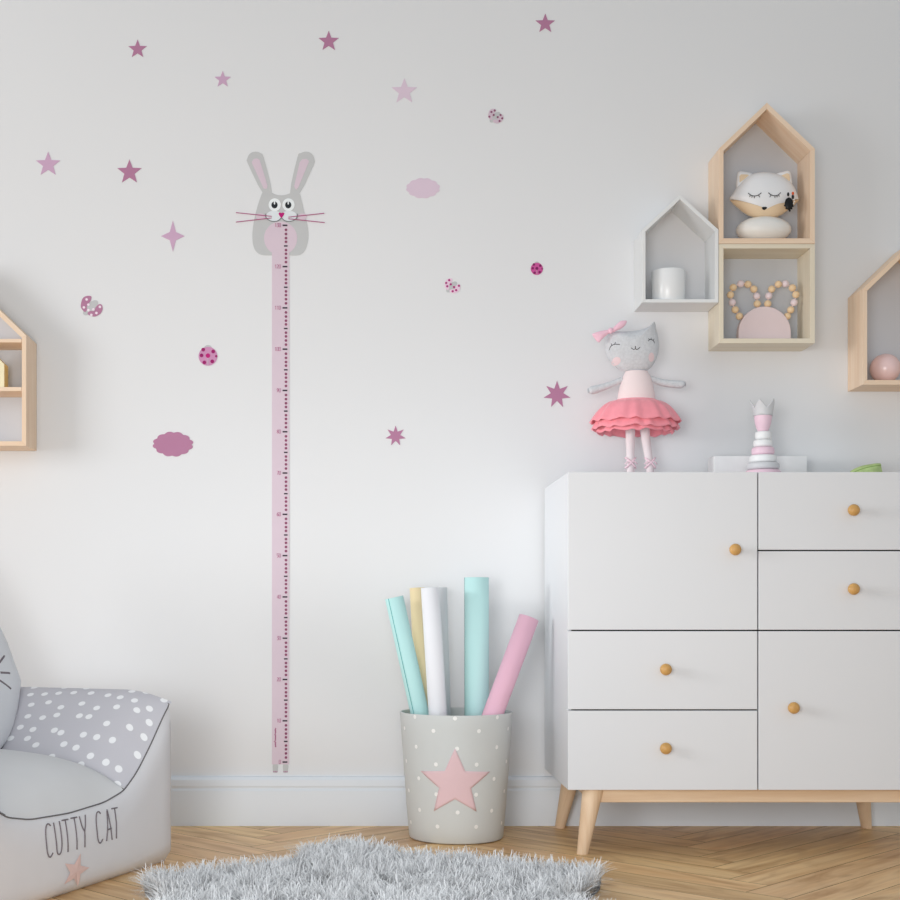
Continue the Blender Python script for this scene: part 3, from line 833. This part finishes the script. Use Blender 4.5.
def bulge(t, z):
    e = max(0.0, min(t, CW - t) / 0.05); e = min(1, e) ** 0.5
    zz_ = min(1, max(0, z) / 0.03) ** 0.5
    top_ = min(1.0, max(0.0, (Us(t) - z)) / 0.05) ** 0.5
    return -0.012 * e * zz_ * top_ * (1.0)
def rise(s): return 0.062 * (1 - math.exp(-s / 0.13))
def ridge(s): return 0.024 * math.sin(PI * min(1, s / 0.12) / 2)
def outer(t):  # outer rounding of side walls at the vertical corners
    return 0
def top_z(t, s):
    tt = min(t, CW - t); f = min(1, tt / 0.19)
    z = Us(t) + rise(s) * f ** 1.5 + ridge(s) * (1 - f)
    z += 0.022 * math.sin(PI * f) * min(1, s / 0.06)      # padding of the arm
    return z
# body: front, sides and rear walls plus base
m = MB()
def fr(u, v):
    t = CW * u; z = Us(t) * v
    rc = 0.018
    s = bulge(t, z)
    d_e = min(t, CW - t)
    if d_e < rc: s += rc * (1 - math.sqrt(max(0, 1 - (1 - d_e / rc) ** 2)))
    if z < 0.015: s += 0.010 * (1 - z / 0.015) ** 2
    return L3(t, s, z)
m.grid(fr, 60, 14)
def side(tt):
    sg = -1 if tt == 0 else 1
    def f(u, v):
        s = 0.018 + (SL - 0.018) * u; zt_ = top_z(tt, s) if True else 0
        z = zt_ * v
        b = 0.014 * math.sin(PI * min(1, v)) * min(1, u / 0.1) ** 0.5 * sg
        if z < 0.015: b -= sg * 0.008 * (1 - z / 0.015) ** 2
        return L3(tt + b, s, z)
    return f
m.grid(side(0), 24, 12); m.grid(side(CW), 24, 12)
m.grid(lambda u, v: L3(CW * u, SL, top_z(CW * u, SL) * v), 30, 6)
m.grid(lambda u, v: L3(0.01 + (CW - 0.02) * u, 0.012 + (SL - 0.02) * v, 0.0006), 4, 4)
m.build('body', fab, ch, smooth=True, angle=50)
# dotted arms
def arc(t):
    n = 8; L_ = 0
    for i in range(n):
        a = t * i / n; b = t * (i + 1) / n; L_ += math.hypot(b - a, Us(b) - Us(a))
    return L_
for sgn in (0, 1):
    m = MB()
    def f(u, v):
        t = 0.195 * v; s = SL * u ** 1.3
        z = top_z(t, s)
        tt = t if sgn == 0 else CW - t
        return L3(tt, s, z + 0.0005)
    m.grid(f, 50, 24, uvfn=lambda u, v: (SL * u ** 1.3 + sgn * 3.3 + 1.7, arc(0.195 * v) + 0.6))
    m.build('arm_panel', dotm, ch, smooth=True)
# seat cushion
def seat_z(t, s):
    f = (t - 0.188) / (CW - 0.376); f = min(1, max(0, f))
    puff = (math.sin(PI * f) ** 0.32 if 0 < f < 1 else 0)
    return top_z(0.19, s) + (Us(t) - U(0.19)) * math.exp(-s / 0.03) + puff * (0.040 * (1 - math.exp(-s / 0.035)) - 0.01 * s / 0.3) 
def seat_z0(t, s):
    return Us(t) + 0.001 if s <= 0 else seat_z(t, s)
m = MB()
m.grid(lambda u, v: L3(0.186 + (CW - 0.372) * u, SL * v ** 1.6, seat_z0(0.186 + (CW - 0.372) * u, SL * v ** 1.6) + 0.001), 48, 30)
m.build('seat_cushion', fabs, ch, smooth=True)
# piping
m = MB()
m.tube([fr(t / CW, 1.0) + Vector((0, 0, 0.0012)) - ES * 0.0005 for t in [CW * i / 80 for i in range(81)]], 0.0014, seg=6)
for tt in (0.19, CW - 0.19):
    m.tube([L3(tt, s, top_z(0.19, s) + 0.003) for s in [0.5 * (i / 30) ** 1.5 for i in range(31)]], 0.0012, seg=6)
m.build('piping', pipe, ch, smooth=True)
# backrest
bup = Vector((0, 0, 1)) * 0.87 + ES * 0.49; bup.normalize()
bn = ET.cross(bup).normalized()
if bn.dot(ES) > 0: bn = -bn
ctr = L3(CW / 2, 0.435, 0.455)
out = []
hw, hh = CW / 2 + 0.004, 0.27
for i in range(64):
    a = 2 * PI * i / 64; c_, s_ = math.cos(a), math.sin(a)
    e = 0.42
    x = hw * (abs(c_) ** e) * (1 if c_ > 0 else -1); z = hh * (abs(s_) ** e) * (1 if s_ > 0 else -1)
    x *= 1 - 0.04 * (z / hh + 1) / 2 
    x *= 1 - 0.40 * min(1, max(0, (-z - 0.08) / 0.19))
    out.append((x, z))
bp_ = Pillow(out, 0.058, 0.0, c=(0, 0), power=4)
m = MB(); bp_.mesh(m, 12)
def back_xf(v): return ctr - ET * v.x + bup * v.z - bn * v.y   # pillow front (negative y) faces bn
m.v = [back_xf(v) for v in m.v]
br_ = m.build('backrest', fabb, ch, smooth=True)
m = MB()
m.tube([back_xf(Vector((p[0], 0, p[1]))) for p in out], 0.0022, seg=6, closed=True); m.build('back_piping', pipe, br_, smooth=True)
# sleeping-cat lashes printed on the backrest
def back_mark(m, p, q, r=0.0026):
    pts = []
    for i in range(5):
        x = p[0] + (q[0] - p[0]) * i / 4; z = p[1] + (q[1] - p[1]) * i / 4
        pts.append(back_xf(Vector((x, bp_.depth(x, z) + 0.001, z))))
    m.tube(pts, r, seg=6)
LASH = [((0.258, -0.066), (0.296, -0.046)), ((0.250, -0.088), (0.288, -0.088)), ((0.236, -0.106), (0.272, -0.124))]
for sg in (1, -1):
    for p, q in LASH:
        m = MB(); back_mark(m, (p[0] * sg, p[1]), (q[0] * sg, q[1])); m.build('printed_dash', ink, br_, smooth=True)
# lettering CUTTY CAT, drawn as hand-written strokes on the front panel
glyph = {'C': [[(1.0, .93), (.75, 1), (.4, .97), (.12, .8), (.02, .5), (.1, .2), (.35, .03), (.65, 0), (1, .1)]],
         'U': [[(0, 1), (.03, .4), (.15, .08), (.5, 0), (.82, .1), (.93, .4), (.95, 1)]],
         'T': [[(0, 1), (1, .99)], [(.52, 1), (.5, 0)]],
         'Y': [[(0, 1), (.18, .68), (.52, .5)], [(1, 1), (.75, .68), (.5, .45), (.45, 0)]],
         'A': [[(0, 0), (.25, .5), (.5, 1), (.72, .5), (1, 0)], [(.15, .36), (.88, .38)]]}
m = MB()
def front_pt(t, z): return L3(t, bulge(t, z) - 0.0006, z)
lw = 0.0195
# reading direction on the front runs from the near side (large t) to the far side
tpos = 0.466
for ch_, adv in (('C', .027), ('U', .024), ('T', .026), ('T', .024), ('Y', .047), ('C', .030), ('A', .022), ('T', .02)):
    z0 = 0.084; h = 0.060
    if ch_ == ' ': continue
    for s_ in glyph[ch_]:
        pts = smooth_open([Vector((a, b)) for a, b in s_], 4) if len(s_) > 2 else [Vector(s_[0]) * (1 - i / 4) + Vector(s_[1]) * (i / 4) for i in range(5)]
        m.tube([front_pt(tpos - p.x * lw, z0 + p.y * h) for p in pts], 0.0013, seg=6)
    tpos -= adv + 0.003
m.build('lettering', ink, ch, smooth=True)
m = MB(); o = star_pts(0, 0, 0.033, 5, 0.42, rot=PI / 2 - 0.35)
dn = []
for i in range(10):
    a = Vector(o[i]); b = Vector(o[(i + 1) % 10])
    for q in range(3): dn.append(a + (b - a) * q / 3)
vs = [front_pt(0.375, 0.044) - ES * 0.0022] + [front_pt(0.375 - p.x * 1.35, 0.044 + p.y) - ES * 0.0012 for p in dn]
m.add(vs, [(0, 1 + i, 1 + (i + 1) % 30) for i in range(30)])
m.build('printed_star', plain('peach_print', (236, 206, 200), rough=0.9), ch, smooth=False, recalc=False)

# ================================================================ FUR RUG
import numpy as np
def floor_pt(px, py):
    r = (py - 610) / 215.0; d = D * (1 - 1 / r); return ((px - 370) / (SC * r), -d)
rug_px = [(147, 897), (149, 889), (186, 885), (240, 881), (281, 876), (306, 864), (325, 856), (365, 857), (390, 863), (428, 869), (475, 871), (509, 876), (542, 879), (592, 882), (600, 889), (590, 899)]
rug_out = [Vector(floor_pt(*p)) for p in rug_px]
rug_out += [Vector(p) for p in [(0.37, -0.97), (0.36, -1.03), (0.42, -1.12), (0.36, -1.22), (0.18, -1.20), (0.02, -1.26), (-0.15, -1.20), (-0.33, -1.22), (-0.40, -1.13), (-0.37, -1.02), (-0.372, -0.94)]]
rug_o = smooth_closed([tuple(p) for p in rug_out], 4)
ro = np.array(rug_o)
def inside(pts):
    x, y = pts[:, 0], pts[:, 1]; res = np.zeros(len(pts), bool); n = len(ro)
    for i in range(n):
        x1, y1 = ro[i]; x2, y2 = ro[(i + 1) % n]
        c = ((y1 > y) != (y2 > y)) & (x < (x2 - x1) * (y - y1) / (y2 - y1 + 1e-12) + x1); res ^= c
    return res
rc = ro.mean(0)
rug = thing('fur_rug', 'shaggy silver grey faux fur rug on the wooden floor', 'rug', (rc[0], rc[1], 0))
m = MB(); n = len(ro)
vs = [(p[0], p[1], 0.0008) for p in ro] + [(p[0], p[1], 0.006) for p in ro]
m.add(vs, [tuple(range(n)), tuple(range(n, 2 * n))] + [(i, (i + 1) % n, (i + 1) % n + n, i + n) for i in range(n)])
m.build('backing', plain('rug_backing', (120, 124, 130), rough=1.0), rug)
def pile():
    rng = np.random.default_rng(5)
    NS = 54000
    lo, hi = ro.min(0), ro.max(0)
    pts = rng.uniform(lo, hi, (NS * 3, 2)); pts = pts[inside(pts)][:NS]; NS = len(pts)
    # clumps: each strand leans toward a lean field made from random clump centres
    NC = 1500
    cc = rng.uniform(lo, hi, (NC, 2)); cl = rng.normal(0, 1, (NC, 2)); ctone = rng.uniform(0.0, 1.0, NC)
    from mathutils import kdtree
    kd_ = kdtree.KDTree(NC)
    for i in range(NC): kd_.insert((cc[i, 0], cc[i, 1], 0), i)
    kd_.balance()
    idx = np.array([kd_.find((p[0], p[1], 0))[1] for p in pts])
    toC = cc[idx] - pts
    lean = cl[idx] * 0.65 + rng.normal(0, 0.42, (NS, 2)) + toC * 14
    lean += np.array([0.0, -0.15])
    ln = rng.uniform(0.030, 0.052, NS)
    K = 4
    wd = rng.uniform(0.0011, 0.0021, NS)
    ang = rng.uniform(0, PI, NS); wx = np.cos(ang) ; wy = np.sin(ang) * 0.4
    V = np.zeros((NS, K + 1, 2, 3)); 
    for k in range(K + 1):
        f = k / K
        hx = pts[:, 0] + lean[:, 0] * ln * (f ** 1.8) * 0.8
        hy = pts[:, 1] + lean[:, 1] * ln * (f ** 1.8) * 0.8
        lm = np.linalg.norm(lean, axis=1)
        hz = 0.005 + ln * f * (1 - 0.28 * np.minimum(lm, 1.8) * f)
        w = wd * (1 - 0.75 * f)
        for q, sg in ((0, -1), (1, 1)):
            V[:, k, q, 0] = hx + sg * w * wx; V[:, k, q, 1] = hy + sg * w * wy; V[:, k, q, 2] = np.maximum(hz, 0.003)
    V = V.reshape(-1, 3) - np.array([rc[0], rc[1], 0])
    base = (np.arange(NS) * (K + 1) * 2)[:, None, None]
    kk = (np.arange(K) * 2)[None, :, None]
    quad = np.array([0, 1, 3, 2])[None, None, :]
    Fq = (base + kk + quad).reshape(-1, 4)
    me = bpy.data.meshes.new('pile')
    me.vertices.add(len(V)); me.vertices.foreach_set('co', V.astype(np.float32).ravel())
    nf = len(Fq); me.loops.add(nf * 4); me.loops.foreach_set('vertex_index', Fq.astype(np.int32).ravel())
    me.polygons.add(nf); me.polygons.foreach_set('loop_start', (np.arange(nf) * 4).astype(np.int32))
    me.update(calc_edges=True); me.validate()
    ca = me.color_attributes.new('tone', 'FLOAT_COLOR', 'POINT')
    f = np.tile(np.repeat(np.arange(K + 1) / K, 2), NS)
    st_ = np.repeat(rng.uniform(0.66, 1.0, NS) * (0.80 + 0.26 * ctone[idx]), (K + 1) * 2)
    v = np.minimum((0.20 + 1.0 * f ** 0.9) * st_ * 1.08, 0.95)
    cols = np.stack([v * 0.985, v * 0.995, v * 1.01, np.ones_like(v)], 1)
    ca.data.foreach_set('color', cols.astype(np.float32).ravel())
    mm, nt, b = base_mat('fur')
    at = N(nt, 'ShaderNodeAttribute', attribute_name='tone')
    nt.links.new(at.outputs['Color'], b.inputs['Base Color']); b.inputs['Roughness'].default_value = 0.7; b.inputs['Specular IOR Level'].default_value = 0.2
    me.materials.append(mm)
    o = bpy.data.objects.new('pile', me); coll.objects.link(o); o.parent = rug; o['kind'] = 'stuff'
pile()

# ================================================================ WALL STICKERS
YS = -0.0012
dark = plain('mauve_dark', (182, 126, 158), rough=0.7, var=0.01); mid = plain('mauve_mid', (206, 170, 198), rough=0.7, var=0.01)
pale = plain('mauve_pale', (222, 202, 218), rough=0.7, var=0.01)
sgr = plain('sticker_grey', (196, 197, 199), rough=0.7, var=0.01)
mag = plain('magenta', (190, 20, 120), rough=0.6); wdot = plain('white_pink', (244, 228, 240), rough=0.6)
blk = plain('tick_black', (52, 40, 52), rough=0.6)
plum = plain('plum_line', (176, 84, 130), rough=0.6)
def sticker_star(px, py, r, mat, label, n=5, inner=0.42, sx=1, sz=1, group='star decals on the wall', rounding=False):
    c = (PX(px), PZ(py)); m = MB(); fan(m, star_pts(c[0], c[1], ML(r), n, inner, sx=sx, sz=sz), YS, c=c, th=0.0013)
    tag(m.build('star_decal', mat, recalc=False), label, 'wall decal', group)
sticker_star(137.6, 49.3, 9.7, dark, 'dark mauve five-pointed star sticker, topmost one at upper left')
sticker_star(222.7, 79.6, 8.6, mid, 'smallest light mauve five-pointed star sticker above the rabbit ears, to their left')
sticker_star(328.7, 41.4, 10.6, dark, 'dark mauve five-pointed star sticker high above the rabbit right ear')
sticker_star(545.2, 23.8, 10.2, dark, 'dark mauve star sticker at the top, nearest the wooden house shelves')
sticker_star(404.3, 91.6, 13.4, pale, 'very pale pink five-pointed star sticker above the pale cloud', )
sticker_star(48.2, 164.5, 12.8, mid, 'large light mauve five-pointed star sticker nearest the left edge')
sticker_star(129.5, 172.2, 12.8, dark, 'large dark mauve five-pointed star sticker above the four-pointed star')
sticker_star(172.9, 236.2, 15.6, mid, 'slim light mauve four-pointed star sticker left of the rabbit', n=4, inner=0.37, sx=0.76)
sticker_star(557, 394.6, 13.8, dark, 'larger dark mauve seven-pointed star sticker beside the cat doll', n=7, inner=0.46)
sticker_star(395.6, 436, 10.4, dark, 'smaller dark mauve seven-pointed star sticker right of the height chart', n=7, inner=0.46)
def cloud(px, py, rx, ry, mat, label, amp, nl):
    pts = []
    for i in range(144):
        a = 2 * PI * i / 144
        b = 0.93 + amp * abs(math.sin(a * nl / 2 + 0.3))
        pts.append((PX(px) + ML(rx) * math.cos(a) * b, PZ(py) + ML(ry) * math.sin(a) * b * (1 - 0.06 * math.cos(2 * a))))
    m = MB(); fan(m, pts, YS, c=(PX(px), PZ(py)), th=0.0013); tag(m.build('cloud_decal', mat, recalc=False), label, 'wall decal', 'cloud decals on the wall')
cloud(173, 444.2, 20, 11.6, dark, 'dark mauve scalloped cloud sticker low on the wall left of the chart', 0.10, 12)
cloud(423, 188.2, 17, 9.6, pale, 'pale pink cloud sticker right of the rabbit head', 0.08, 12)

def bug_closed(cx, cy, r, body, dotc, cdot, label):
    c = (PX(cx), PZ(cy)); t = thing('ladybird_decal', label, 'wall decal', (c[0], YS, c[1]), 'ladybird decals on the wall')
    R = ML(r); m = MB(); fan(m, ellipse(c[0], c[1] + R * 0.86, R * 0.42, R * 0.34, 20), YS + 0.0004); m.build('head', sgr, t, recalc=False)
    m = MB(); fan(m, ellipse(c[0], c[1], R, R, 40), YS); m.build('wings', body, t, recalc=False)
    m = MB()
    for x, y, k in ((-.50, .70, .2), (.56, .50, .2), (-.68, .08, .2), (.88, 0.0, .13), (-.38, -.66, .2), (.46, -.55, .2)):
        fan(m, ellipse(c[0] + x * R, c[1] + y * R, k * R, k * R, 16), YS - 0.0005)
    m.build('spots', dotc, t, recalc=False)
    m = MB(); fan(m, ellipse(c[0], c[1] + 0.06 * R, R * .24, R * .24, 18), YS - 0.0005); m.build('centre_spot', cdot, t, recalc=False)
    m = MB(); m.box(c[0] - R * 0.03, c[0] + R * 0.03, YS - 0.0008, YS, c[1] - R * 0.98, c[1] - R * 0.2); m.build('wing_seam', sgr, t)
bug_closed(208, 356.3, 9.4, plain('bug_mauve', (206, 146, 186), rough=0.7), plain('bug_plum', (156, 20, 104)), mag, 'larger round pink ladybird sticker with closed wings above the cloud')
bug_closed(536.8, 268.9, 6.1, plain('bug_pink', (206, 88, 158), rough=0.7), plain('bug_dark', (128, 26, 92)), plain('bug_dark', (128, 26, 92)), 'small dark pink ladybird sticker with closed wings, left of white house shelf')
def bug_open(cx, cy, k, body, wing, dotc, label, dots, dr):
    """k = photo pixels per 20th of the pattern"""
    t = thing('ladybird_decal', label, 'wall decal', (PX(cx), YS, PZ(cy)), 'ladybird decals on the wall')
    T = lambda pts: [(PX(cx + (x - 440) / 20 * k), PZ(cy + (y - 425) / 20 * k)) for x, y in pts]
    c = T([(420, 455)])[0]
    m = MB(); fan(m, ellipse(c[0], c[1], ML(9.7 * k), ML(4.6 * k), 32, rot=PI / 4), YS + 0.0004); m.build('body', body, t, recalc=False)
    for w in ([(240, 330), (270, 260), (340, 220), (430, 225), (432, 290), (400, 350), (350, 420), (345, 500), (310, 540), (260, 500), (225, 430)],
              [(360, 560), (420, 520), (495, 520), (520, 450), (590, 385), (645, 400), (660, 480), (620, 570), (540, 620), (480, 632), (390, 605)]):
        m = MB(); o = smooth_closed(T(w), 4); cc = T([(325, 370)])[0] if w[0][0] < 300 else T([(545, 535)])[0]
        fan(m, o, YS, c=cc); m.build('wing', wing, t, recalc=False)
    m = MB()
    for q in dots:
        z = (PX(q[0]), PZ(q[1])); fan(m, ellipse(z[0], z[1], ML(dr), ML(dr), 14), YS - 0.0005)
    m.build('spots', dotc, t, recalc=False)
bug_open(91.6, 306.3, 1.0, sgr, dark, wdot, 'largest ladybird sticker, mauve open wings with white spots, by the left shelf',
         [(70 + a / 20, 285 + b / 20) for a, b in ((335, 292), (280, 450), (370, 395), (600, 440), (530, 562), (470, 490), (430, 600), (370, 505))], 1.3)
bug_open(452.4, 285.9, 0.72, sgr, plain('wing_pale_pink', (236, 206, 226), rough=0.7), plain('bug_spot', (172, 44, 122)), 'open-winged pale ladybird sticker with magenta spots under the pale cloud',
         [(435 + a / 7.2, 250 + b / 7.2) for a, b in ((102, 218), (80, 238), (88, 262), (113, 248), (137, 268), (172, 258), (152, 290), (127, 298))], 1.15)
bug_open(495.6, 116.2, 0.70, sgr, plain('wing_grey_pink', (214, 192, 206), rough=0.7), plain('bug_spot_dull', (140, 80, 112)), 'greyish open-winged ladybird sticker near the top, right of pale star',
         [(480 + a / 30, 100 + b / 30) for a, b in ((340, 365), (440, 322), (410, 455), (280, 505), (615, 455), (530, 520), (665, 555), (585, 635))], 1.05)

# ---------------------------------------------------------------- rabbit height chart
hc_ = thing('height_chart', 'pink rabbit height chart sticker running down the wall to the baseboard', 'wall decal', (PX(281), YS, PZ(772)))
Rb = lambda pts: pxs(pts, 220, 140, 7.5)
rg_ = plain('rabbit_grey', (197, 198, 199), rough=0.7, var=0.01); rp = plain('rabbit_pink', (218, 200, 212), rough=0.7, var=0.01)
strip_m = plain('strip_pink', (222, 203, 216), rough=0.7, var=0.01)
m = MB()
fan(m, smooth_closed(Rb([(322, 388), (293, 460), (270, 540), (253, 620), (243, 700), (247, 780), (268, 832), (310, 862), (390, 866), (455, 866), (520, 866), (600, 862), (640, 822), (662, 745), (660, 665), (645, 590), (630, 530), (612, 455), (595, 398), (560, 392), (520, 402), (490, 412), (455, 415), (420, 410), (385, 395), (350, 390)]), 3), YS + 0.0004, c=Rb([(455, 640)])[0])
m.build('rabbit_body', rg_, hc_, recalc=False)
for e, i_ in (([(322, 400), (210, 180), (204, 142), (225, 102), (265, 88), (305, 100), (330, 140), (390, 400)], [(328, 365), (238, 170), (250, 146), (275, 138), (298, 150), (357, 345), (350, 368)]),
              ([(525, 400), (580, 132), (603, 100), (647, 88), (690, 105), (709, 150), (700, 192), (597, 400)], [(556, 350), (598, 168), (618, 145), (650, 143), (669, 160), (590, 352), (572, 374)])):
    m = MB(); m.prism(smooth_closed(Rb(e), 3), YS + 0.0003, YS + 0.0009); eo = m.build('rabbit_ear', rg_, hc_)
    m = MB(); m.prism(Rb(i_), YS - 0.0002, YS + 0.0003); m.build('inner_ear', rp, eo)
c = Rb([(455, 738)])[0]; m = MB(); fan(m, ellipse(c[0], c[1], ML(16.6), ML(16.8), 40), YS); m.build('rabbit_belly', rp, hc_, recalc=False)
m = MB(); m.box(PX(272), PX(289.2), YS - 0.0003, YS + 0.0009, PZ(764.3), PZ(246)); m.build('measuring_strip', rp, hc_)
mz = plain('muzzle_white', (226, 232, 236), rough=0.7)
m = MB()
for x in (405, 518):
    c = Rb([(x, 570)])[0]; fan(m, ellipse(c[0], c[1], ML(7.6), ML(5.2), 28), YS - 0.0002)
m.build('muzzle', mz, hc_, recalc=False)
for x in (304, 618):
    c = Rb([(x, 575)])[0]; m = MB(); fan(m, ellipse(c[0], c[1], ML(4.6), ML(3.2), 24), YS - 0.0001)
    m.build('rabbit_cheek', rp, hc_, recalc=False)
for x in (411, 514):
    c = Rb([(x, 487)])[0]; m = MB(); fan(m, ellipse(c[0], c[1], ML(6.1), ML(6.4), 28), YS - 0.0004); eo = m.build('rabbit_eye', plain('eye_white', (238, 243, 245)), hc_, recalc=False)
    m = MB(); c2 = Rb([(x - 2, 489)])[0]; fan(m, ellipse(c2[0], c2[1], ML(3.1), ML(3.4), 24), YS - 0.0008); m.build('pupil', plain('pupil_black', (32, 38, 44)), eo, recalc=False)
    m = MB(); fan(m, ellipse(c2[0], c2[1] + ML(2.0), ML(0.7), ML(1.7), 14), YS - 0.0012); m.build('glint', plain('eye_white', (238, 243, 245)), eo, recalc=False)
m = MB(); m.prism(smooth_closed(Rb([(440, 552), (450, 545), (461, 550), (472, 545), (483, 552), (476, 568), (461, 586), (446, 568)]), 3), YS - 0.0010, YS - 0.0004); m.build('rabbit_nose', mag, hc_)
m = MB()
for sg in (-1, 1):
    pts = smooth_open([Vector(p) for p in Rb([(461 + sg * 2, 586), (461 + sg * 25, 606), (461 + sg * 60, 612), (461 + sg * 95, 602), (461 + sg * 116, 582), (461 + sg * 120, 555)])], 4)
    m.tube([(p.x, YS - 0.0006, p.y) for p in pts], 0.0010, seg=5)
m.build('rabbit_mouth', plain('mouth_grey', (120, 124, 128)), hc_)
m = MB()
for a, b in (((120, 546), (388, 574)), ((120, 617), (388, 586)), ((513, 580), (782, 551)), ((513, 592), (786, 621))):
    p, q = Rb([a, b]); m.tube([(p[0], YS - 0.0010, p[1]), (q[0], YS - 0.0010, q[1])], 0.0011, seg=5)
m.build('whiskers', plum, hc_)
# scale marks
m = MB(); step = (762.0 - 225.5) / 13
for i in range(14):
    y = 762.0 - step * i
    m.box(PX(282.6), PX(287.4), YS - 0.0009, YS - 0.0003, PZ(y + 0.75), PZ(y - 0.75))
    if i < 13: m.box(PX(284.0), PX(287.6), YS - 0.0009, YS - 0.0003, PZ(y - step / 2 + 0.7), PZ(y - step / 2 - 0.7))
m.build('tick_marks', blk, hc_)
m = MB()
for i in range(13):
    y = 762.0 - step * i
    for q in (1, 2, 3, 4, 6, 7, 8, 9):
        yy = y - step * (q + (0.10 if q < 5 and q > 0 else -0.10)) / 10 if q not in (4, 6) else y - step * (q) / 10
        fan(m, ellipse(PX(286.0), PZ(yy), ML(1.35), ML(1.35), 12), YS - 0.0008, th=0.0005)
m.build('tick_dots', plain('dot_plum', (140, 72, 104)), hc_, recalc=False)
seg7 = {'0': [[(0, 0), (0, 1), (1, 1), (1, 0), (0, 0)]], '1': [[(.2, .8), (.6, 1), (.6, 0)]], '2': [[(0, .9), (.5, 1), (1, .8), (.8, .5), (0, 0), (1, 0)]],
        '3': [[(0, 1), (1, 1), (.4, .55), (1, .4), (.8, 0), (0, 0)]], '4': [[(.8, 0), (.8, 1), (0, .3), (1, .3)]], '5': [[(1, 1), (0, 1), (0, .55), (.8, .55), (1, .3), (.7, 0), (0, 0)]],
        '6': [[(.9, 1), (.2, .7), (0, .3), (.3, 0), (.8, 0), (1, .35), (.6, .55), (0, .4)]], '7': [[(0, 1), (1, 1), (.4, 0)]],
        '8': [[(.5, .55), (0, .8), (.5, 1), (1, .8), (.5, .55), (0, .25), (.5, 0), (1, .25), (.5, .55)]], '9': [[(.1, 0), (.8, .3), (1, .7), (.7, 1), (.2, 1), (0, .7), (.4, .45), (1, .6)]]}
m = MB()
for i in range(14):
    txt = str(i * 10); y = 762.0 - step * i + 1.6
    w = 1.5; x = 281.2 - len(txt) * 2.1
    for c_ in txt:
        for s_ in seg7[c_]:
            m.tube([(PX(x + a * w), YS - 0.0005, PZ(y - b * 3.6)) for a, b in s_], 0.00065, seg=4)
        x += 2.1
m.build('height_numbers', plain('number_pink', (186, 112, 150)), hc_)
m = MB(); pts = []
for i in range(46):
    pts.append((PX(275.5 + 0.75 * math.sin(i * 1.9) + (1.2 if i in (13, 14, 30) else 0) * -1), YS - 0.0005, PZ(747 - i * 0.42)))
m.tube(pts, 0.0008, seg=4); m.build('script_mark', plum, hc_)
for x in (273.0, 283.2):
    m = MB(); m.prism(smooth_closed([(PX(x), PZ(764.3)), (PX(x + 4.8), PZ(764.3)), (PX(x + 4.8), PZ(770)), (PX(x + 4.2), PZ(772.6)), (PX(x + 0.4), PZ(772.6)), (PX(x - 0.1), PZ(770))], 3), YS - 0.0002, YS + 0.0009); f = m.build('rabbit_foot', rg_, hc_)
    m = MB()
    for q in range(3):
        fan(m, ellipse(PX(x + 0.9 + q * 1.5), PZ(771.6), ML(0.6), ML(0.7), 10), YS - 0.0006, th=0.0004)
    m.build('toes', dark, f, recalc=False)

# ================================================================ LIGHT
def area(name, loc, target, size, power, c=(1, 1, 1), sy=None):
    l = bpy.data.lights.new(name, 'AREA'); l.energy = power; l.color = c; l.size = size
    if sy: l.shape = 'RECTANGLE'; l.size_y = sy
    o = bpy.data.objects.new(name, l); coll.objects.link(o); o.location = loc
    d = Vector(target) - Vector(loc); o.rotation_euler = d.to_track_quat('-Z', 'Y').to_euler()
    return o
area('window_light', (-3.4, -2.1, 1.25), (-0.2, 0, 0.8), 1.3, 45, (0.98, 0.99, 1.0), sy=1.4)
area('rear_fill', (-0.4, -3.9, 0.55), (-0.2, 0, 0.1), 1.8, 33, (0.98, 0.99, 1.0), sy=1.2)  # added fill behind the camera, lifts the lower wall and floor
def spot(name, loc, target, power, deg, soft):
    sp = bpy.data.lights.new(name, 'SPOT'); sp.energy = power; sp.spot_size = math.radians(deg); sp.spot_blend = 1.0; sp.shadow_soft_size = soft; sp.color = (1.0, 1.0, 0.99)
    so = bpy.data.objects.new(name, sp); coll.objects.link(so); so.location = loc
    so.rotation_euler = (Vector(target) - Vector(loc)).to_track_quat('-Z', 'Y').to_euler()
spot('low_fill_spot', (-0.6, -3.3, 0.7), (0.16, 0, 0.48), 80, 52, 0.45)  # added fill spot, no real lamp: bright pool low on the wall
spot('side_fill_spot', (-2.7, -1.15, 0.95), (0.43, -0.22, 0.50), 140, 26, 0.3)  # added spot to brighten the dresser side, not a window
w = bpy.data.worlds.new('world'); bpy.context.scene.world = w; w.use_nodes = True
bg = w.node_tree.nodes['Background']; bg.inputs[0].default_value = (0.88, 0.95, 1.0, 1); bg.inputs[1].default_value = 0.495

# ================================================================ CAMERA
cd = bpy.data.cameras.new('camera'); cam = bpy.data.objects.new('camera', cd); coll.objects.link(cam)
cam.location = (0, -D, EYE); cam.rotation_euler = (PI / 2, 0, 0)
cd.sensor_width = 36; cd.lens = 36 * SC * D / 900
cd.shift_x = (450 - 370) / 900; cd.shift_y = (610 - 450) / 900
cd.clip_start = 0.05
sc = bpy.context.scene; sc.camera = cam
sc.view_settings.view_transform = 'Standard'; sc.view_settings.look = 'None'; sc.view_settings.exposure = 0; sc.view_settings.gamma = 1
